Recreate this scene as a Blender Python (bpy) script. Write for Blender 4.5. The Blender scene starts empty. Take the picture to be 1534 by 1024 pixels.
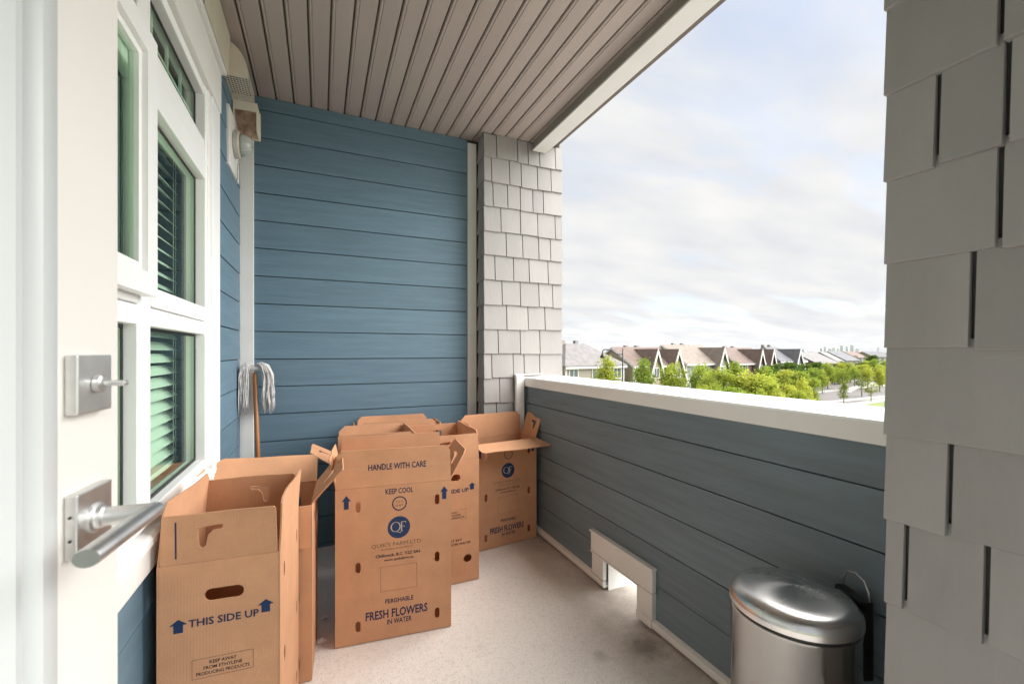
import bpy, bmesh, math, random
from mathutils import Vector, Matrix
from mathutils.geometry import tessellate_polygon
R = math.radians
random.seed(7)
scene = bpy.context.scene
COL = scene.collection

# ------------------------------------------------------------------ camera
YAW = R(24.0); F = 645.0; CX = 767.0; HY = 527.0; CAMZ = 1.25
cs, sn = math.cos(YAW), math.sin(YAW)
cam_d = bpy.data.cameras.new('camera')
cam = bpy.data.objects.new('camera', cam_d); COL.objects.link(cam)
cam.location = (0, 0, CAMZ)
cam.rotation_euler = (R(90), 0, -YAW)
cam_d.sensor_width = 36.0
cam_d.lens = 36.0 * F / 1534.0
cam_d.shift_y = (HY - 512.0) / 1534.0
cam_d.clip_start = 0.02; cam_d.clip_end = 20000
cam_d.dof.use_dof = True; cam_d.dof.focus_distance = 2.6; cam_d.dof.aperture_fstop = 6.0
scene.camera = cam

# ------------------------------------------------------------------ sky, sun, exposure
SUN_EL, SUN_AZ = R(40), R(113)        # azimuth measured from +Y clockwise (towards +X)
world = bpy.data.worlds.new('World'); scene.world = world
world.use_nodes = True
wn, wl = world.node_tree.nodes, world.node_tree.links
wn.clear()
w_out = wn.new('ShaderNodeOutputWorld'); w_bg = wn.new('ShaderNodeBackground')
w_sky = wn.new('ShaderNodeTexSky'); w_sky.sky_type = 'NISHITA'; w_sky.sun_disc = False
w_sky.sun_elevation = SUN_EL; w_sky.sun_rotation = SUN_AZ; w_sky.altitude = 1000
w_tc = wn.new('ShaderNodeTexCoord')
w_sep = wn.new('ShaderNodeSeparateXYZ'); wl.new(w_tc.outputs['Generated'], w_sep.inputs[0])
def wmath(op, a, b=None):
    n = wn.new('ShaderNodeMath'); n.operation = op
    for i, v in enumerate((a, b)):
        if v is None: continue
        if isinstance(v, (int, float)): n.inputs[i].default_value = v
        else: wl.new(v, n.inputs[i])
    return n.outputs[0]
zc = wmath('ADD', wmath('MAXIMUM', w_sep.outputs[2], 0.0), 0.16)
w_cmb = wn.new('ShaderNodeCombineXYZ')
wl.new(wmath('DIVIDE', w_sep.outputs[0], zc), w_cmb.inputs[0])
wl.new(wmath('DIVIDE', w_sep.outputs[1], zc), w_cmb.inputs[1])
w_map = wn.new('ShaderNodeMapping'); w_map.inputs['Rotation'].default_value = (0, 0, R(28))
w_map.inputs['Scale'].default_value = (1.0, 2.1, 1.0); w_map.inputs['Location'].default_value = (-2.3, 1.1, 0.0)
wl.new(w_cmb.outputs[0], w_map.inputs[0])
w_n1 = wn.new('ShaderNodeTexNoise'); w_n1.inputs['Scale'].default_value = 0.55; w_n1.inputs['Detail'].default_value = 8
w_n1.inputs['Roughness'].default_value = 0.56; w_n1.inputs['Distortion'].default_value = 0.5
wl.new(w_map.outputs[0], w_n1.inputs['Vector'])
w_r1 = wn.new('ShaderNodeValToRGB')
w_r1.color_ramp.elements[0].position = 0.33; w_r1.color_ramp.elements[0].color = (0.56, 0.56, 0.56, 1)
w_r1.color_ramp.elements[1].position = 0.50; w_r1.color_ramp.elements[1].color = (1, 1, 1, 1)
wl.new(w_n1.outputs['Fac'], w_r1.inputs[0])
w_n2 = wn.new('ShaderNodeTexNoise'); w_n2.inputs['Scale'].default_value = 1.9; w_n2.inputs['Detail'].default_value = 7
wl.new(w_map.outputs[0], w_n2.inputs['Vector'])
w_r2 = wn.new('ShaderNodeValToRGB')
w_r2.color_ramp.elements[0].position = 0.3; w_r2.color_ramp.elements[0].color = (1.82, 1.86, 1.93, 1)
w_r2.color_ramp.elements[1].position = 0.7; w_r2.color_ramp.elements[1].color = (2.22, 2.20, 2.15, 1)
wl.new(w_n2.outputs['Fac'], w_r2.inputs[0])
w_mix = wn.new('ShaderNodeMix'); w_mix.data_type = 'RGBA'
w_dim = wn.new('ShaderNodeMix'); w_dim.data_type = 'RGBA'; w_dim.blend_type = 'MULTIPLY'; w_dim.inputs[0].default_value = 1.0
wl.new(w_sky.outputs[0], w_dim.inputs[6]); w_dim.inputs[7].default_value = (.66, .64, .62, 1)
wl.new(w_r1.outputs[0], w_mix.inputs[0]); wl.new(w_dim.outputs[2], w_mix.inputs[6]); wl.new(w_r2.outputs[0], w_mix.inputs[7])
wl.new(w_mix.outputs[2], w_bg.inputs[0]); w_bg.inputs[1].default_value = 0.05
wl.new(w_bg.outputs[0], w_out.inputs[0])

sun_d = bpy.data.lights.new('sun', 'SUN'); sun_d.energy = 1.5; sun_d.angle = R(80); sun_d.color = (1.0, 0.985, 0.965)
sun = bpy.data.objects.new('sun', sun_d); COL.objects.link(sun)
sv = Vector((math.sin(SUN_AZ) * math.cos(SUN_EL), math.cos(SUN_AZ) * math.cos(SUN_EL), math.sin(SUN_EL)))
sun.rotation_euler = sv.to_track_quat('Z', 'Y').to_euler()
vs = scene.view_settings
vs.view_transform = 'Standard'; vs.look = 'None'; vs.gamma = 1.0; vs.exposure = 3.1
vs.use_curve_mapping = False
scene.cycles.use_denoising = True
scene.cycles.max_bounces = 10; scene.cycles.diffuse_bounces = 7; scene.cycles.transparent_max_bounces = 12
scene.cycles.sample_clamp_indirect = 6.0

# ------------------------------------------------------------------ materials
MATS = {}
def mat(name, color, rough=0.6, metal=0.0, var=0.0, vscale=6.0, vcol=None, bump=0.0, bscale=60.0,
        stretch=(1, 1, 1), spec=0.5, objvar=0.0, dirt=0.0, dscale=1.5, dcol=(0.1, 0.08, 0.06), coords='Object'):
    m = bpy.data.materials.new(name); m.use_nodes = True
    n, l = m.node_tree.nodes, m.node_tree.links
    b = n['Principled BSDF']
    b.inputs['Roughness'].default_value = rough; b.inputs['Metallic'].default_value = metal
    b.inputs['Specular IOR Level'].default_value = spec
    tc = n.new('ShaderNodeTexCoord'); mp = n.new('ShaderNodeMapping'); mp.inputs['Scale'].default_value = stretch
    l.new(tc.outputs[coords], mp.inputs[0])
    if objvar:
        oi = n.new('ShaderNodeObjectInfo'); add = n.new('ShaderNodeVectorMath'); add.operation = 'ADD'
        sc = n.new('ShaderNodeVectorMath'); sc.operation = 'SCALE'; sc.inputs['Scale'].default_value = 37.0
        cb = n.new('ShaderNodeCombineXYZ'); l.new(oi.outputs['Random'], cb.inputs[0]); l.new(oi.outputs['Random'], cb.inputs[1])
        l.new(cb.outputs[0], sc.inputs[0]); l.new(mp.outputs[0], add.inputs[0]); l.new(sc.outputs[0], add.inputs[1])
        vec = add.outputs[0]
    else: vec = mp.outputs[0]
    cur = None
    def mixc(fac, a, bcol, blend='MIX'):
        x = n.new('ShaderNodeMix'); x.data_type = 'RGBA'; x.blend_type = blend
        if isinstance(fac, float): x.inputs[0].default_value = fac
        else: l.new(fac, x.inputs[0])
        for i, c in ((6, a), (7, bcol)):
            if isinstance(c, tuple): x.inputs[i].default_value = (*c[:3], 1)
            else: l.new(c, x.inputs[i])
        return x.outputs[2]
    cur = tuple(color)
    if var:
        t = n.new('ShaderNodeTexNoise'); t.inputs['Scale'].default_value = vscale; t.inputs['Detail'].default_value = 5
        l.new(vec, t.inputs['Vector'])
        v2 = vcol if vcol else tuple(max(0, c * (1 - var)) for c in color)
        mr = n.new('ShaderNodeMapRange'); mr.inputs[1].default_value = 0.35; mr.inputs[2].default_value = 0.65
        l.new(t.outputs['Fac'], mr.inputs[0])
        cur = mixc(mr.outputs[0], cur, v2)
    if dirt:
        t = n.new('ShaderNodeTexNoise'); t.inputs['Scale'].default_value = dscale; t.inputs['Detail'].default_value = 8
        t.inputs['Roughness'].default_value = 0.65
        l.new(vec, t.inputs['Vector'])
        mr = n.new('ShaderNodeMapRange'); mr.inputs[1].default_value = 0.52; mr.inputs[2].default_value = 0.72
        mr.inputs[4].default_value = dirt
        l.new(t.outputs['Fac'], mr.inputs[0])
        cur = mixc(mr.outputs[0], cur, tuple(dcol))
    if objvar:
        hs = n.new('ShaderNodeHueSaturation')
        mr = n.new('ShaderNodeMapRange'); mr.inputs[3].default_value = 1 - objvar; mr.inputs[4].default_value = 1 + objvar
        l.new(oi.outputs['Random'], mr.inputs[0]); l.new(mr.outputs[0], hs.inputs['Value'])
        if isinstance(cur, tuple): hs.inputs['Color'].default_value = (*cur[:3], 1)
        else: l.new(cur, hs.inputs['Color'])
        cur = hs.outputs[0]
    if isinstance(cur, tuple): b.inputs['Base Color'].default_value = (*cur[:3], 1)
    else: l.new(cur, b.inputs['Base Color'])
    if bump:
        t = n.new('ShaderNodeTexNoise'); t.inputs['Scale'].default_value = bscale; t.inputs['Detail'].default_value = 6
        l.new(vec, t.inputs['Vector'])
        bp = n.new('ShaderNodeBump'); bp.inputs['Strength'].default_value = bump; bp.inputs['Distance'].default_value = 0.004
        l.new(t.outputs['Fac'], bp.inputs['Height']); l.new(bp.outputs[0], b.inputs['Normal'])
    MATS[name] = m
    return m

BLUE = (0.125, 0.205, 0.265)
mat('siding_x', BLUE, 0.55, var=0.14, vscale=3, stretch=(1, 1, 12), bump=0.3, bscale=16, objvar=0.07)   # boards along X
mat('siding_y', BLUE, 0.55, var=0.14, vscale=3, stretch=(1, 1, 12), bump=0.3, bscale=16, objvar=0.07)
mat('siding_parapet', (0.165, 0.218, 0.25), 0.55, var=0.16, vscale=3, stretch=(1, 1, 12), bump=0.3, bscale=16, objvar=0.05,
    dirt=0.35, dscale=1.2, dcol=(0.10, 0.10, 0.095))
mat('shingle', (0.335, 0.318, 0.305), 0.7, var=0.10, vscale=5, stretch=(1, 1, .25), bump=0.25, bscale=60, objvar=0.07, dirt=0.22, dscale=4, dcol=(.22, .195, .17))
mat('trim', (0.78, 0.765, 0.725), 0.5, var=0.05, vscale=4, bump=0.12, bscale=40, dirt=0.12, dscale=2.5, dcol=(.45, .4, .33))
mat('vinyl', (0.88, 0.88, 0.865), 0.35, var=0.03, vscale=5)
mat('cap', (0.86, 0.85, 0.82), 0.45, var=0.05, vscale=3, dirt=0.10, dscale=5, dcol=(.5, .48, .42))
mat('soffit', (0.43, 0.355, 0.31), 0.5, var=0.08, vscale=2, stretch=(3, .4, 1), objvar=0.035)
mat('soffit_back', (0.06, 0.058, 0.055), 0.8)
mat('soffit_gap', (0.15, 0.12, 0.10), 0.8)
mat('beam_side', (0.30, 0.275, 0.24), 0.6, var=0.08)
mat('cream', (0.70, 0.64, 0.53), 0.5, var=0.08, vscale=9)
mat('vent_dark', (0.10, 0.075, 0.055), 0.8, var=0.3, vscale=30)
mat('vent_inside', (0.74, 0.58, 0.48), 0.8, var=0.4, vscale=22, vcol=(0.38, .24, .17))
mat('black_gasket', (0.012, 0.012, 0.013), 0.5)
mat('room_dark', (0.30, 0.30, 0.29), 0.9)
mat('slat', (0.88, 0.90, 0.86), 0.5)
mat('cord', (0.75, 0.75, 0.72), 0.7)
mat('door_paint', (0.78, 0.75, 0.70), 0.42, var=0.04, vscale=3, bump=0.04, bscale=120, dirt=0.10, dscale=2, dcol=(.55, .48, .38))
mat('door_mould', (0.56, 0.58, 0.575), 0.35)
mat('satin_nickel', (0.74, 0.74, 0.73), 0.40, metal=1.0, var=0.12, vscale=30, bump=0.05, bscale=160)
mat('wood_handle', (0.42, 0.165, 0.05), 0.4, var=0.35, vscale=8, stretch=(6, 6, .6))
mat('mop_string', (0.84, 0.81, 0.78), 0.95, var=0.3, vscale=30, objvar=0.1)
mat('blue_ink', (0.022, 0.030, 0.085), 0.75, var=0.25, vscale=120)
mat('arrow_ink', (0.010, 0.035, 0.115), 0.75, var=0.2, vscale=120)
mat('dark_ink', (0.03, 0.024, 0.035), 0.8, var=0.3, vscale=150)
mat('brown_ink', (0.20, 0.115, 0.07), 0.8)
mat('disc_ink', (0.008, 0.026, 0.095), 0.75, var=0.5, vscale=90, vcol=(0.022, .045, .12))
mat('logo_pale', (0.55, 0.45, 0.36), 0.8)
mat('kraft_torn', (0.62, 0.47, 0.33), 0.95, var=0.2, vscale=60)
mat('black_plastic', (0.012, 0.012, 0.012), 0.35)
mat('paper_scrap', (0.75, 0.73, 0.68), 0.9)
mat('twig', (0.35, 0.2, 0.06), 0.8)

def cardboard(name, axis, col=(0.66, 0.35, 0.195), inner=(0.47, 0.265, 0.14)):
    m = bpy.data.materials.new(name); m.use_nodes = True
    n, l = m.node_tree.nodes, m.node_tree.links; b = n['Principled BSDF']
    b.inputs['Roughness'].default_value = 0.78; b.inputs['Specular IOR Level'].default_value = 0.25
    tc = n.new('ShaderNodeTexCoord'); oi = n.new('ShaderNodeObjectInfo')
    t = n.new('ShaderNodeTexNoise'); t.inputs['Scale'].default_value = 7; t.inputs['Detail'].default_value = 7; t.inputs['Roughness'].default_value = .6
    l.new(tc.outputs['Object'], t.inputs['Vector'])
    t2 = n.new('ShaderNodeTexNoise'); t2.inputs['Scale'].default_value = 260; t2.inputs['Detail'].default_value = 3
    l.new(tc.outputs['Object'], t2.inputs['Vector'])
    mx = n.new('ShaderNodeMix'); mx.data_type = 'RGBA'
    mr = n.new('ShaderNodeMapRange'); mr.inputs[1].default_value = .35; mr.inputs[2].default_value = .68
    l.new(t.outputs['Fac'], mr.inputs[0]); l.new(mr.outputs[0], mx.inputs[0])
    mx.inputs[6].default_value = (*col, 1); mx.inputs[7].default_value = (*[c * .86 for c in col], 1)
    mx2 = n.new('ShaderNodeMix'); mx2.data_type = 'RGBA'; mx2.blend_type = 'MULTIPLY'; mx2.inputs[0].default_value = .22
    l.new(mx.outputs[2], mx2.inputs[6]); l.new(t2.outputs['Fac'], mx2.inputs[7])
    hs = n.new('ShaderNodeHueSaturation'); mr2 = n.new('ShaderNodeMapRange'); mr2.inputs[3].default_value = .97; mr2.inputs[4].default_value = 1.12
    l.new(oi.outputs['Random'], mr2.inputs[0]); l.new(mr2.outputs[0], hs.inputs['Value']); l.new(mx2.outputs[2], hs.inputs['Color'])
    l.new(hs.outputs[0], b.inputs['Base Color'])
    # flutes (vertical washboard)
    mp = n.new('ShaderNodeMapping'); mp.inputs['Scale'].default_value = (1, 1, 0.0) if axis == 'z' else (1, 1, 1)
    l.new(tc.outputs['Object'], mp.inputs[0])
    sp = n.new('ShaderNodeSeparateXYZ'); l.new(mp.outputs[0], sp.inputs[0])
    ad = n.new('ShaderNodeMath'); ad.operation = 'ADD'; l.new(sp.outputs[0], ad.inputs[0]); l.new(sp.outputs[1], ad.inputs[1])
    mu = n.new('ShaderNodeMath'); mu.operation = 'MULTIPLY'; mu.inputs[1].default_value = 2 * math.pi / 0.0075; l.new(ad.outputs[0], mu.inputs[0])
    si = n.new('ShaderNodeMath'); si.operation = 'SINE'; l.new(mu.outputs[0], si.inputs[0])
    ts = n.new('ShaderNodeMath'); ts.operation = 'MULTIPLY_ADD'; ts.inputs[1].default_value = .5; l.new(si.outputs[0], ts.inputs[0]); l.new(t.outputs['Fac'], ts.inputs[2])
    bp = n.new('ShaderNodeBump'); bp.inputs['Strength'].default_value = .10; bp.inputs['Distance'].default_value = .0012
    l.new(ts.outputs[0], bp.inputs['Height']); l.new(bp.outputs[0], b.inputs['Normal'])
    MATS[name] = m
cardboard('cardboard', 'z')

def glass_mat(name, tint, refl=1.0):
    m = bpy.data.materials.new(name); m.use_nodes = True
    n, l = m.node_tree.nodes, m.node_tree.links
    n.remove(n['Principled BSDF']); out = n['Material Output']
    tr = n.new('ShaderNodeBsdfTransparent'); tr.inputs[0].default_value = (*[c ** .5 for c in tint], 1)
    gl = n.new('ShaderNodeBsdfGlossy'); gl.inputs['Roughness'].default_value = 0.02; gl.inputs[0].default_value = (refl, refl, refl, 1)
    ge = n.new('ShaderNodeNewGeometry'); dt = n.new('ShaderNodeVectorMath'); dt.operation = 'DOT_PRODUCT'
    l.new(ge.outputs['Normal'], dt.inputs[0]); l.new(ge.outputs['Incoming'], dt.inputs[1])
    om = n.new('ShaderNodeMath'); om.operation = 'SUBTRACT'; om.inputs[0].default_value = 1.0; om.use_clamp = True; l.new(dt.outputs['Value'], om.inputs[1])
    pw = n.new('ShaderNodeMath'); pw.operation = 'POWER'; pw.inputs[1].default_value = 5.0; l.new(om.outputs[0], pw.inputs[0])
    fr = n.new('ShaderNodeMath'); fr.operation = 'MULTIPLY_ADD'; fr.inputs[1].default_value = .5; fr.inputs[2].default_value = .03; l.new(pw.outputs[0], fr.inputs[0])
    mx = n.new('ShaderNodeMixShader'); l.new(fr.outputs[0], mx.inputs[0]); l.new(tr.outputs[0], mx.inputs[1]); l.new(gl.outputs[0], mx.inputs[2])
    l.new(mx.outputs[0], out.inputs[0]); MATS[name] = m
glass_mat('window_glass', (0.74, 0.90, 0.77))
glass_mat('door_glass', (0.75, 0.84, 0.79))

def steel_mat(name, radial):
    m = bpy.data.materials.new(name); m.use_nodes = True
    n, l = m.node_tree.nodes, m.node_tree.links; b = n['Principled BSDF']
    b.inputs['Base Color'].default_value = (0.66, 0.645, 0.63, 1) if radial else (0.50, 0.485, 0.47, 1); b.inputs['Metallic'].default_value = 1.0
    b.inputs['Roughness'].default_value = 0.36 if radial else 0.24
    b.inputs['Anisotropic'].default_value = 0.75 if radial else 0.35
    tg = n.new('ShaderNodeTangent'); tg.direction_type = 'RADIAL'; tg.axis = 'Z'
    l.new(tg.outputs[0], b.inputs['Tangent'])
    tc = n.new('ShaderNodeTexCoord'); t = n.new('ShaderNodeTexNoise'); t.inputs['Scale'].default_value = 5; t.inputs['Detail'].default_value = 6
    l.new(tc.outputs['Object'], t.inputs['Vector'])
    mr = n.new('ShaderNodeMapRange'); mr.inputs[3].default_value = .20 if radial else .09; mr.inputs[4].default_value = .34 if radial else .18
    l.new(t.outputs['Fac'], mr.inputs[0]); l.new(mr.outputs[0], b.inputs['Roughness'])
    bp = n.new('ShaderNodeBump'); bp.inputs['Strength'].default_value = (.0 if radial else .04); bp.inputs['Distance'].default_value = .004
    t3 = n.new('ShaderNodeTexNoise'); t3.inputs['Scale'].default_value = 9 if radial else 3; t3.inputs['Detail'].default_value = 2
    l.new(tc.outputs['Object'], t3.inputs['Vector']); l.new(t3.outputs['Fac'], bp.inputs['Height']); l.new(bp.outputs[0], b.inputs['Normal'])
    MATS[name] = m
steel_mat('steel_lid', True); steel_mat('steel_body', False)

def floor_mat():
    m = mat('floor', (0.83, 0.775, 0.72), 0.55, var=0.08, vscale=3, bump=0.25, bscale=220)
    n, l = m.node_tree.nodes, m.node_tree.links; b = n['Principled BSDF']
    src = b.inputs['Base Color'].links[0].from_socket
    tc = n.new('ShaderNodeTexCoord')
    def noise(s, d=4):
        t = n.new('ShaderNodeTexNoise'); t.inputs['Scale'].default_value = s; t.inputs['Detail'].default_value = d
        l.new(tc.outputs['Object'], t.inputs['Vector']); return t.outputs['Fac']
    def mr(v, a, c, o0=0.0, o1=1.0):
        x = n.new('ShaderNodeMapRange'); x.inputs[1].default_value = a; x.inputs[2].default_value = c
        x.inputs[3].default_value = o0; x.inputs[4].default_value = o1; l.new(v, x.inputs[0]); return x.outputs[0]
    def mix(f, a, c, bl='MIX'):
        x = n.new('ShaderNodeMix'); x.data_type = 'RGBA'; x.blend_type = bl
        l.new(f, x.inputs[0]); l.new(a, x.inputs[6]); x.inputs[7].default_value = (*c, 1); return x.outputs[2]
    def mth(op, a, c):
        x = n.new('ShaderNodeMath'); x.operation = op
        for i, v in enumerate((a, c)):
            if isinstance(v, (int, float)): x.inputs[i].default_value = v
            else: l.new(v, x.inputs[i])
        return x.outputs[0]
    cur = mix(mr(noise(130, 3), .52, .70, 0, .55), src, (0.42, .37, .32))
    cur = mix(mr(noise(38, 8), .50, .75, 0, .35), cur, (0.50, .44, .38))
    cur = mix(mr(noise(170, 2), .58, .72, 0, .6), cur, (0.90, .86, .80))
    # ground-in grime and painted parapet shadow in a strip with a ragged edge
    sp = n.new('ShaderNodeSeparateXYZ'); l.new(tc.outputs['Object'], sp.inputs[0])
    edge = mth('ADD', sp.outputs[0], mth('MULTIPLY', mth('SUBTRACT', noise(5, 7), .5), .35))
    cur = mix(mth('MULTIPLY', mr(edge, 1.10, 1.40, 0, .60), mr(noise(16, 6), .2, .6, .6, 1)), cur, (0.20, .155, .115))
    def spot(cx, cy, r0, r1, amt):
        dx = mth('SUBTRACT', sp.outputs[0], cx); dy = mth('SUBTRACT', sp.outputs[1], cy)
        dd = mth('SQRT', mth('ADD', mth('MULTIPLY', dx, dx), mth('MULTIPLY', dy, dy)), 0)
        dd = mth('ADD', dd, mth('MULTIPLY', mth('SUBTRACT', noise(24, 6), .5), r1 * .9))
        return mr(dd, r0, r1, amt, 0)
    cur = mix(spot(1.26, 1.44, .03, .11, .6), cur, (0.10, .07, .045))
    cur = mix(spot(1.05, 1.47, .01, .045, .30), cur, (0.18, .12, .08))
    cur = mix(spot(.62, 1.72, .01, .05, .10), cur, (0.20, .15, .11))
    l.new(cur, b.inputs['Base Color'])
floor_mat()

# ------------------------------------------------------------------ helpers
def put(name, verts, faces, material, parent=None, loc=(0, 0, 0), rz=0.0, smooth=False, me=None):
    if me is None:
        me = bpy.data.meshes.new(name); me.from_pydata([tuple(v) for v in verts], [], faces); me.update()
        if smooth:
            for p in me.polygons: p.use_smooth = True
    o = bpy.data.objects.new(name, me); COL.objects.link(o)
    if material and not me.materials: me.materials.append(MATS[material])
    if parent is not None:
        o.parent = parent
    o.location = loc; o.rotation_euler = (0, 0, rz)
    return o
def empty(name, label, cat, loc=(0, 0, 0), rz=0.0, group=None):
    o = bpy.data.objects.new(name, None); COL.objects.link(o); o.empty_display_size = 0.05
    o.location = loc; o.rotation_euler = (0, 0, rz); tag(o, label, cat, group); return o
def tag(o, label, cat, group=None):
    o['label'] = label; o['category'] = cat
    if group: o['group'] = group
    return o
def struct(o): o['kind'] = 'structure'; return o
def boxvf(x0, x1, y0, y1, z0, z1):
    v = [(x0, y0, z0), (x1, y0, z0), (x1, y1, z0), (x0, y1, z0), (x0, y0, z1), (x1, y0, z1), (x1, y1, z1), (x0, y1, z1)]
    f = [(0, 3, 2, 1), (4, 5, 6, 7), (0, 1, 5, 4), (1, 2, 6, 5), (2, 3, 7, 6), (3, 0, 4, 7)]
    return v, f
def bevel_mesh(v, f, w, seg=2):
    bm = bmesh.new()
    vv = [bm.verts.new(p) for p in v]
    for q in f: bm.faces.new([vv[i] for i in q])
    bmesh.ops.recalc_face_normals(bm, faces=bm.faces)
    bmesh.ops.bevel(bm, geom=list(bm.edges), offset=w, segments=seg, affect='EDGES', profile=0.5)
    bm.verts.ensure_lookup_table(); bm.verts.index_update()
    v2 = [tuple(x.co) for x in bm.verts]; f2 = [tuple(x.index for x in q.verts) for q in bm.faces]
    bm.free(); return v2, f2
def box(name, x0, x1, y0, y1, z0, z1, material, parent=None, bevel=0.0, origin=None):
    """axis-aligned box in world coordinates; origin is the (unrotated) parent's location"""
    o = Vector(origin) if origin is not None else (parent.location if parent is not None and parent.type == 'EMPTY' else Vector((0, 0, 0)))
    c = Vector(((x0 + x1) / 2, (y0 + y1) / 2, (z0 + z1) / 2))
    v, f = boxvf(x0 - c.x, x1 - c.x, y0 - c.y, y1 - c.y, z0 - c.z, z1 - c.z)
    if bevel: v, f = bevel_mesh(v, f, bevel)
    return put(name, v, f, material, parent, c - o)
def join(parts):
    V, Fc = [], []
    for v, f in parts:
        b = len(V); V += list(v); Fc += [tuple(i + b for i in q) for q in f]
    return V, Fc
def prism(profile, axis, a0, a1):
    """profile: closed list of 2D points; axis 'x': (y,z) profile, 'y': (x,z), 'z': (x,y)"""
    def p3(p, a): return {'x': (a, p[0], p[1]), 'y': (p[0], a, p[1]), 'z': (p[0], p[1], a)}[axis]
    n = len(profile)
    v = [p3(p, a0) for p in profile] + [p3(p, a1) for p in profile]
    f = [tuple(range(n - 1, -1, -1)), tuple(range(n, 2 * n))] + [(i, (i + 1) % n, n + (i + 1) % n, n + i) for i in range(n)]
    return v, f
def lathe(profile, seg=48, cap=True):
    V = []; Fc = []
    for r, z in profile:
        for k in range(seg):
            a = 2 * math.pi * k / seg; V.append((r * math.cos(a), r * math.sin(a), z))
    for i in range(len(profile) - 1):
        for k in range(seg):
            a = i * seg + k; b = i * seg + (k + 1) % seg
            Fc.append((a, b, b + seg, a + seg))
    if cap:
        Fc.append(tuple(range(seg - 1, -1, -1))); n = (len(profile) - 1) * seg; Fc.append(tuple(range(n, n + seg)))
    return V, Fc
def tube(pts, rad, seg=8, squash=1.0):
    pts = [Vector(p) for p in pts]; V = []; Fc = []
    prev = None
    for i, p in enumerate(pts):
        t = (pts[min(i + 1, len(pts) - 1)] - pts[max(i - 1, 0)]).normalized()
        if prev is None:
            up = Vector((0, 0, 1)) if abs(t.z) < .9 else Vector((1, 0, 0))
            u = t.cross(up).normalized()
        else: u = (prev - t * prev.dot(t)).normalized()
        prev = u; w = t.cross(u)
        r = rad[i] if isinstance(rad, (list, tuple)) else rad
        for k in range(seg):
            a = 2 * math.pi * k / seg; V.append(tuple(p + u * (r * math.cos(a)) + w * (r * squash * math.sin(a))))
    for i in range(len(pts) - 1):
        for k in range(seg):
            a = i * seg + k; b = i * seg + (k + 1) % seg; Fc.append((a, b, b + seg, a + seg))
    Fc.append(tuple(range(seg - 1, -1, -1))); n = (len(pts) - 1) * seg; Fc.append(tuple(range(n, n + seg)))
    return V, Fc
def fixnormals(o):
    bm = bmesh.new(); bm.from_mesh(o.data); bmesh.ops.recalc_face_normals(bm, faces=bm.faces); bm.to_mesh(o.data); bm.free()
def autosmooth(o, ang=35):
    me = o.data
    for p in me.polygons: p.use_smooth = True
    bm = bmesh.new(); bm.from_mesh(me)
    for e in bm.edges:
        if len(e.link_faces) == 2 and e.calc_face_angle(0) > R(ang): e.smooth = False
    bm.to_mesh(me); bm.free()
def W(x, y, d):
    """photo pixel at forward distance d -> world point"""
    u = (x - CX) / F; v = (HY - y) / F
    return Vector((d * (u * cs + sn), d * (-u * sn + cs), CAMZ + v * d))
def LD(lat, dep, z=0.0):
    return Vector((lat * cs + dep * sn, -lat * sn + dep * cs, z))

# ------------------------------------------------------------------ balcony shell
EXPO = 0.1686; Z_LINE = 1.2086                  # siding exposure and one known joint height
ZC = 2.807                                       # soffit underside
XL, XP, YB = -0.45, 1.385, 3.03                  # window wall, parapet, end wall
LINES = [Z_LINE + k * EXPO for k in range(-8, 11)]

floor = struct(put('balcony_floor', *boxvf(-0.70, 1.64, -0.6, 3.25, -0.22, 0.0), 'floor'))

def clapboard(name, length, along, material, me_cache={}):
    """board mesh: bottom edge at z=0, face towards local -n; along 'x' (faces -Y) or 'y+' (faces +X) or 'y-' (faces -X)"""
    key = (round(length, 4), along, material)
    if key in me_cache: return me_cache[key]
    h = EXPO - 0.0048
    prof = [(0.0165, 0.0), (0.0175, 0.0012), (0.0150, h), (0.0010, h), (0.0010, 0.0)]
    if along == 'x': v, f = prism([(-p[0], p[1]) for p in prof], 'x', 0, length)
    elif along == 'y+': v, f = prism([(p[0], p[1]) for p in prof], 'y', 0, length)
    else: v, f = prism([(-p[0], p[1]) for p in prof], 'y', 0, length)
    me = bpy.data.meshes.new(name); me.from_pydata(v, [], f); me.update()
    bm = bmesh.new(); bm.from_mesh(me); bmesh.ops.recalc_face_normals(bm, faces=bm.faces); bm.to_mesh(me); bm.free()
    me.materials.append(MATS[material]); me_cache[key] = me
    return me
def clip_board(name, length, along, material, z0, ztop):
    """shorter top board, cut off under the ceiling or a trim"""
    h = ztop - z0; full = EXPO - .0048; t = min(1.0, h / full)
    xo = .0175 + (.0150 - .0175) * t
    prof = [(0.0165, 0.0), (0.0175, 0.0012), (xo, h), (0.0010, h), (0.0010, 0.0)]
    sgn = {'x': -1, 'y+': 1, 'y-': -1}[along]
    v, f = prism([(sgn * p[0], p[1]) for p in prof], 'x' if along == 'x' else 'y', 0, length)
    o = put(name, v, f, material); fixnormals(o); return o
def boards(wall, along, fixed, a0, a1, zmin, zmax, material):
    o0 = wall.location
    for z in LINES:
        zb, zt = max(z, zmin), min(z + EXPO - .0048, zmax)
        if z + EXPO <= zmin + .004 or zb >= zmax - .004: continue
        j = random.uniform(-.0008, .0008)
        pos = Vector((a0, fixed + j, zb)) if along == 'x' else Vector((fixed + j, a0, zb))
        if zb == z and zt == z + EXPO - .0048:
            b = put('siding_board', None, None, None, wall, pos - o0, me=clapboard('siding_board', a1 - a0, along, material))
        else:
            b = clip_board('siding_board', a1 - a0, along, material, zb, zt); b.parent = wall; b.location = pos - o0

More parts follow.
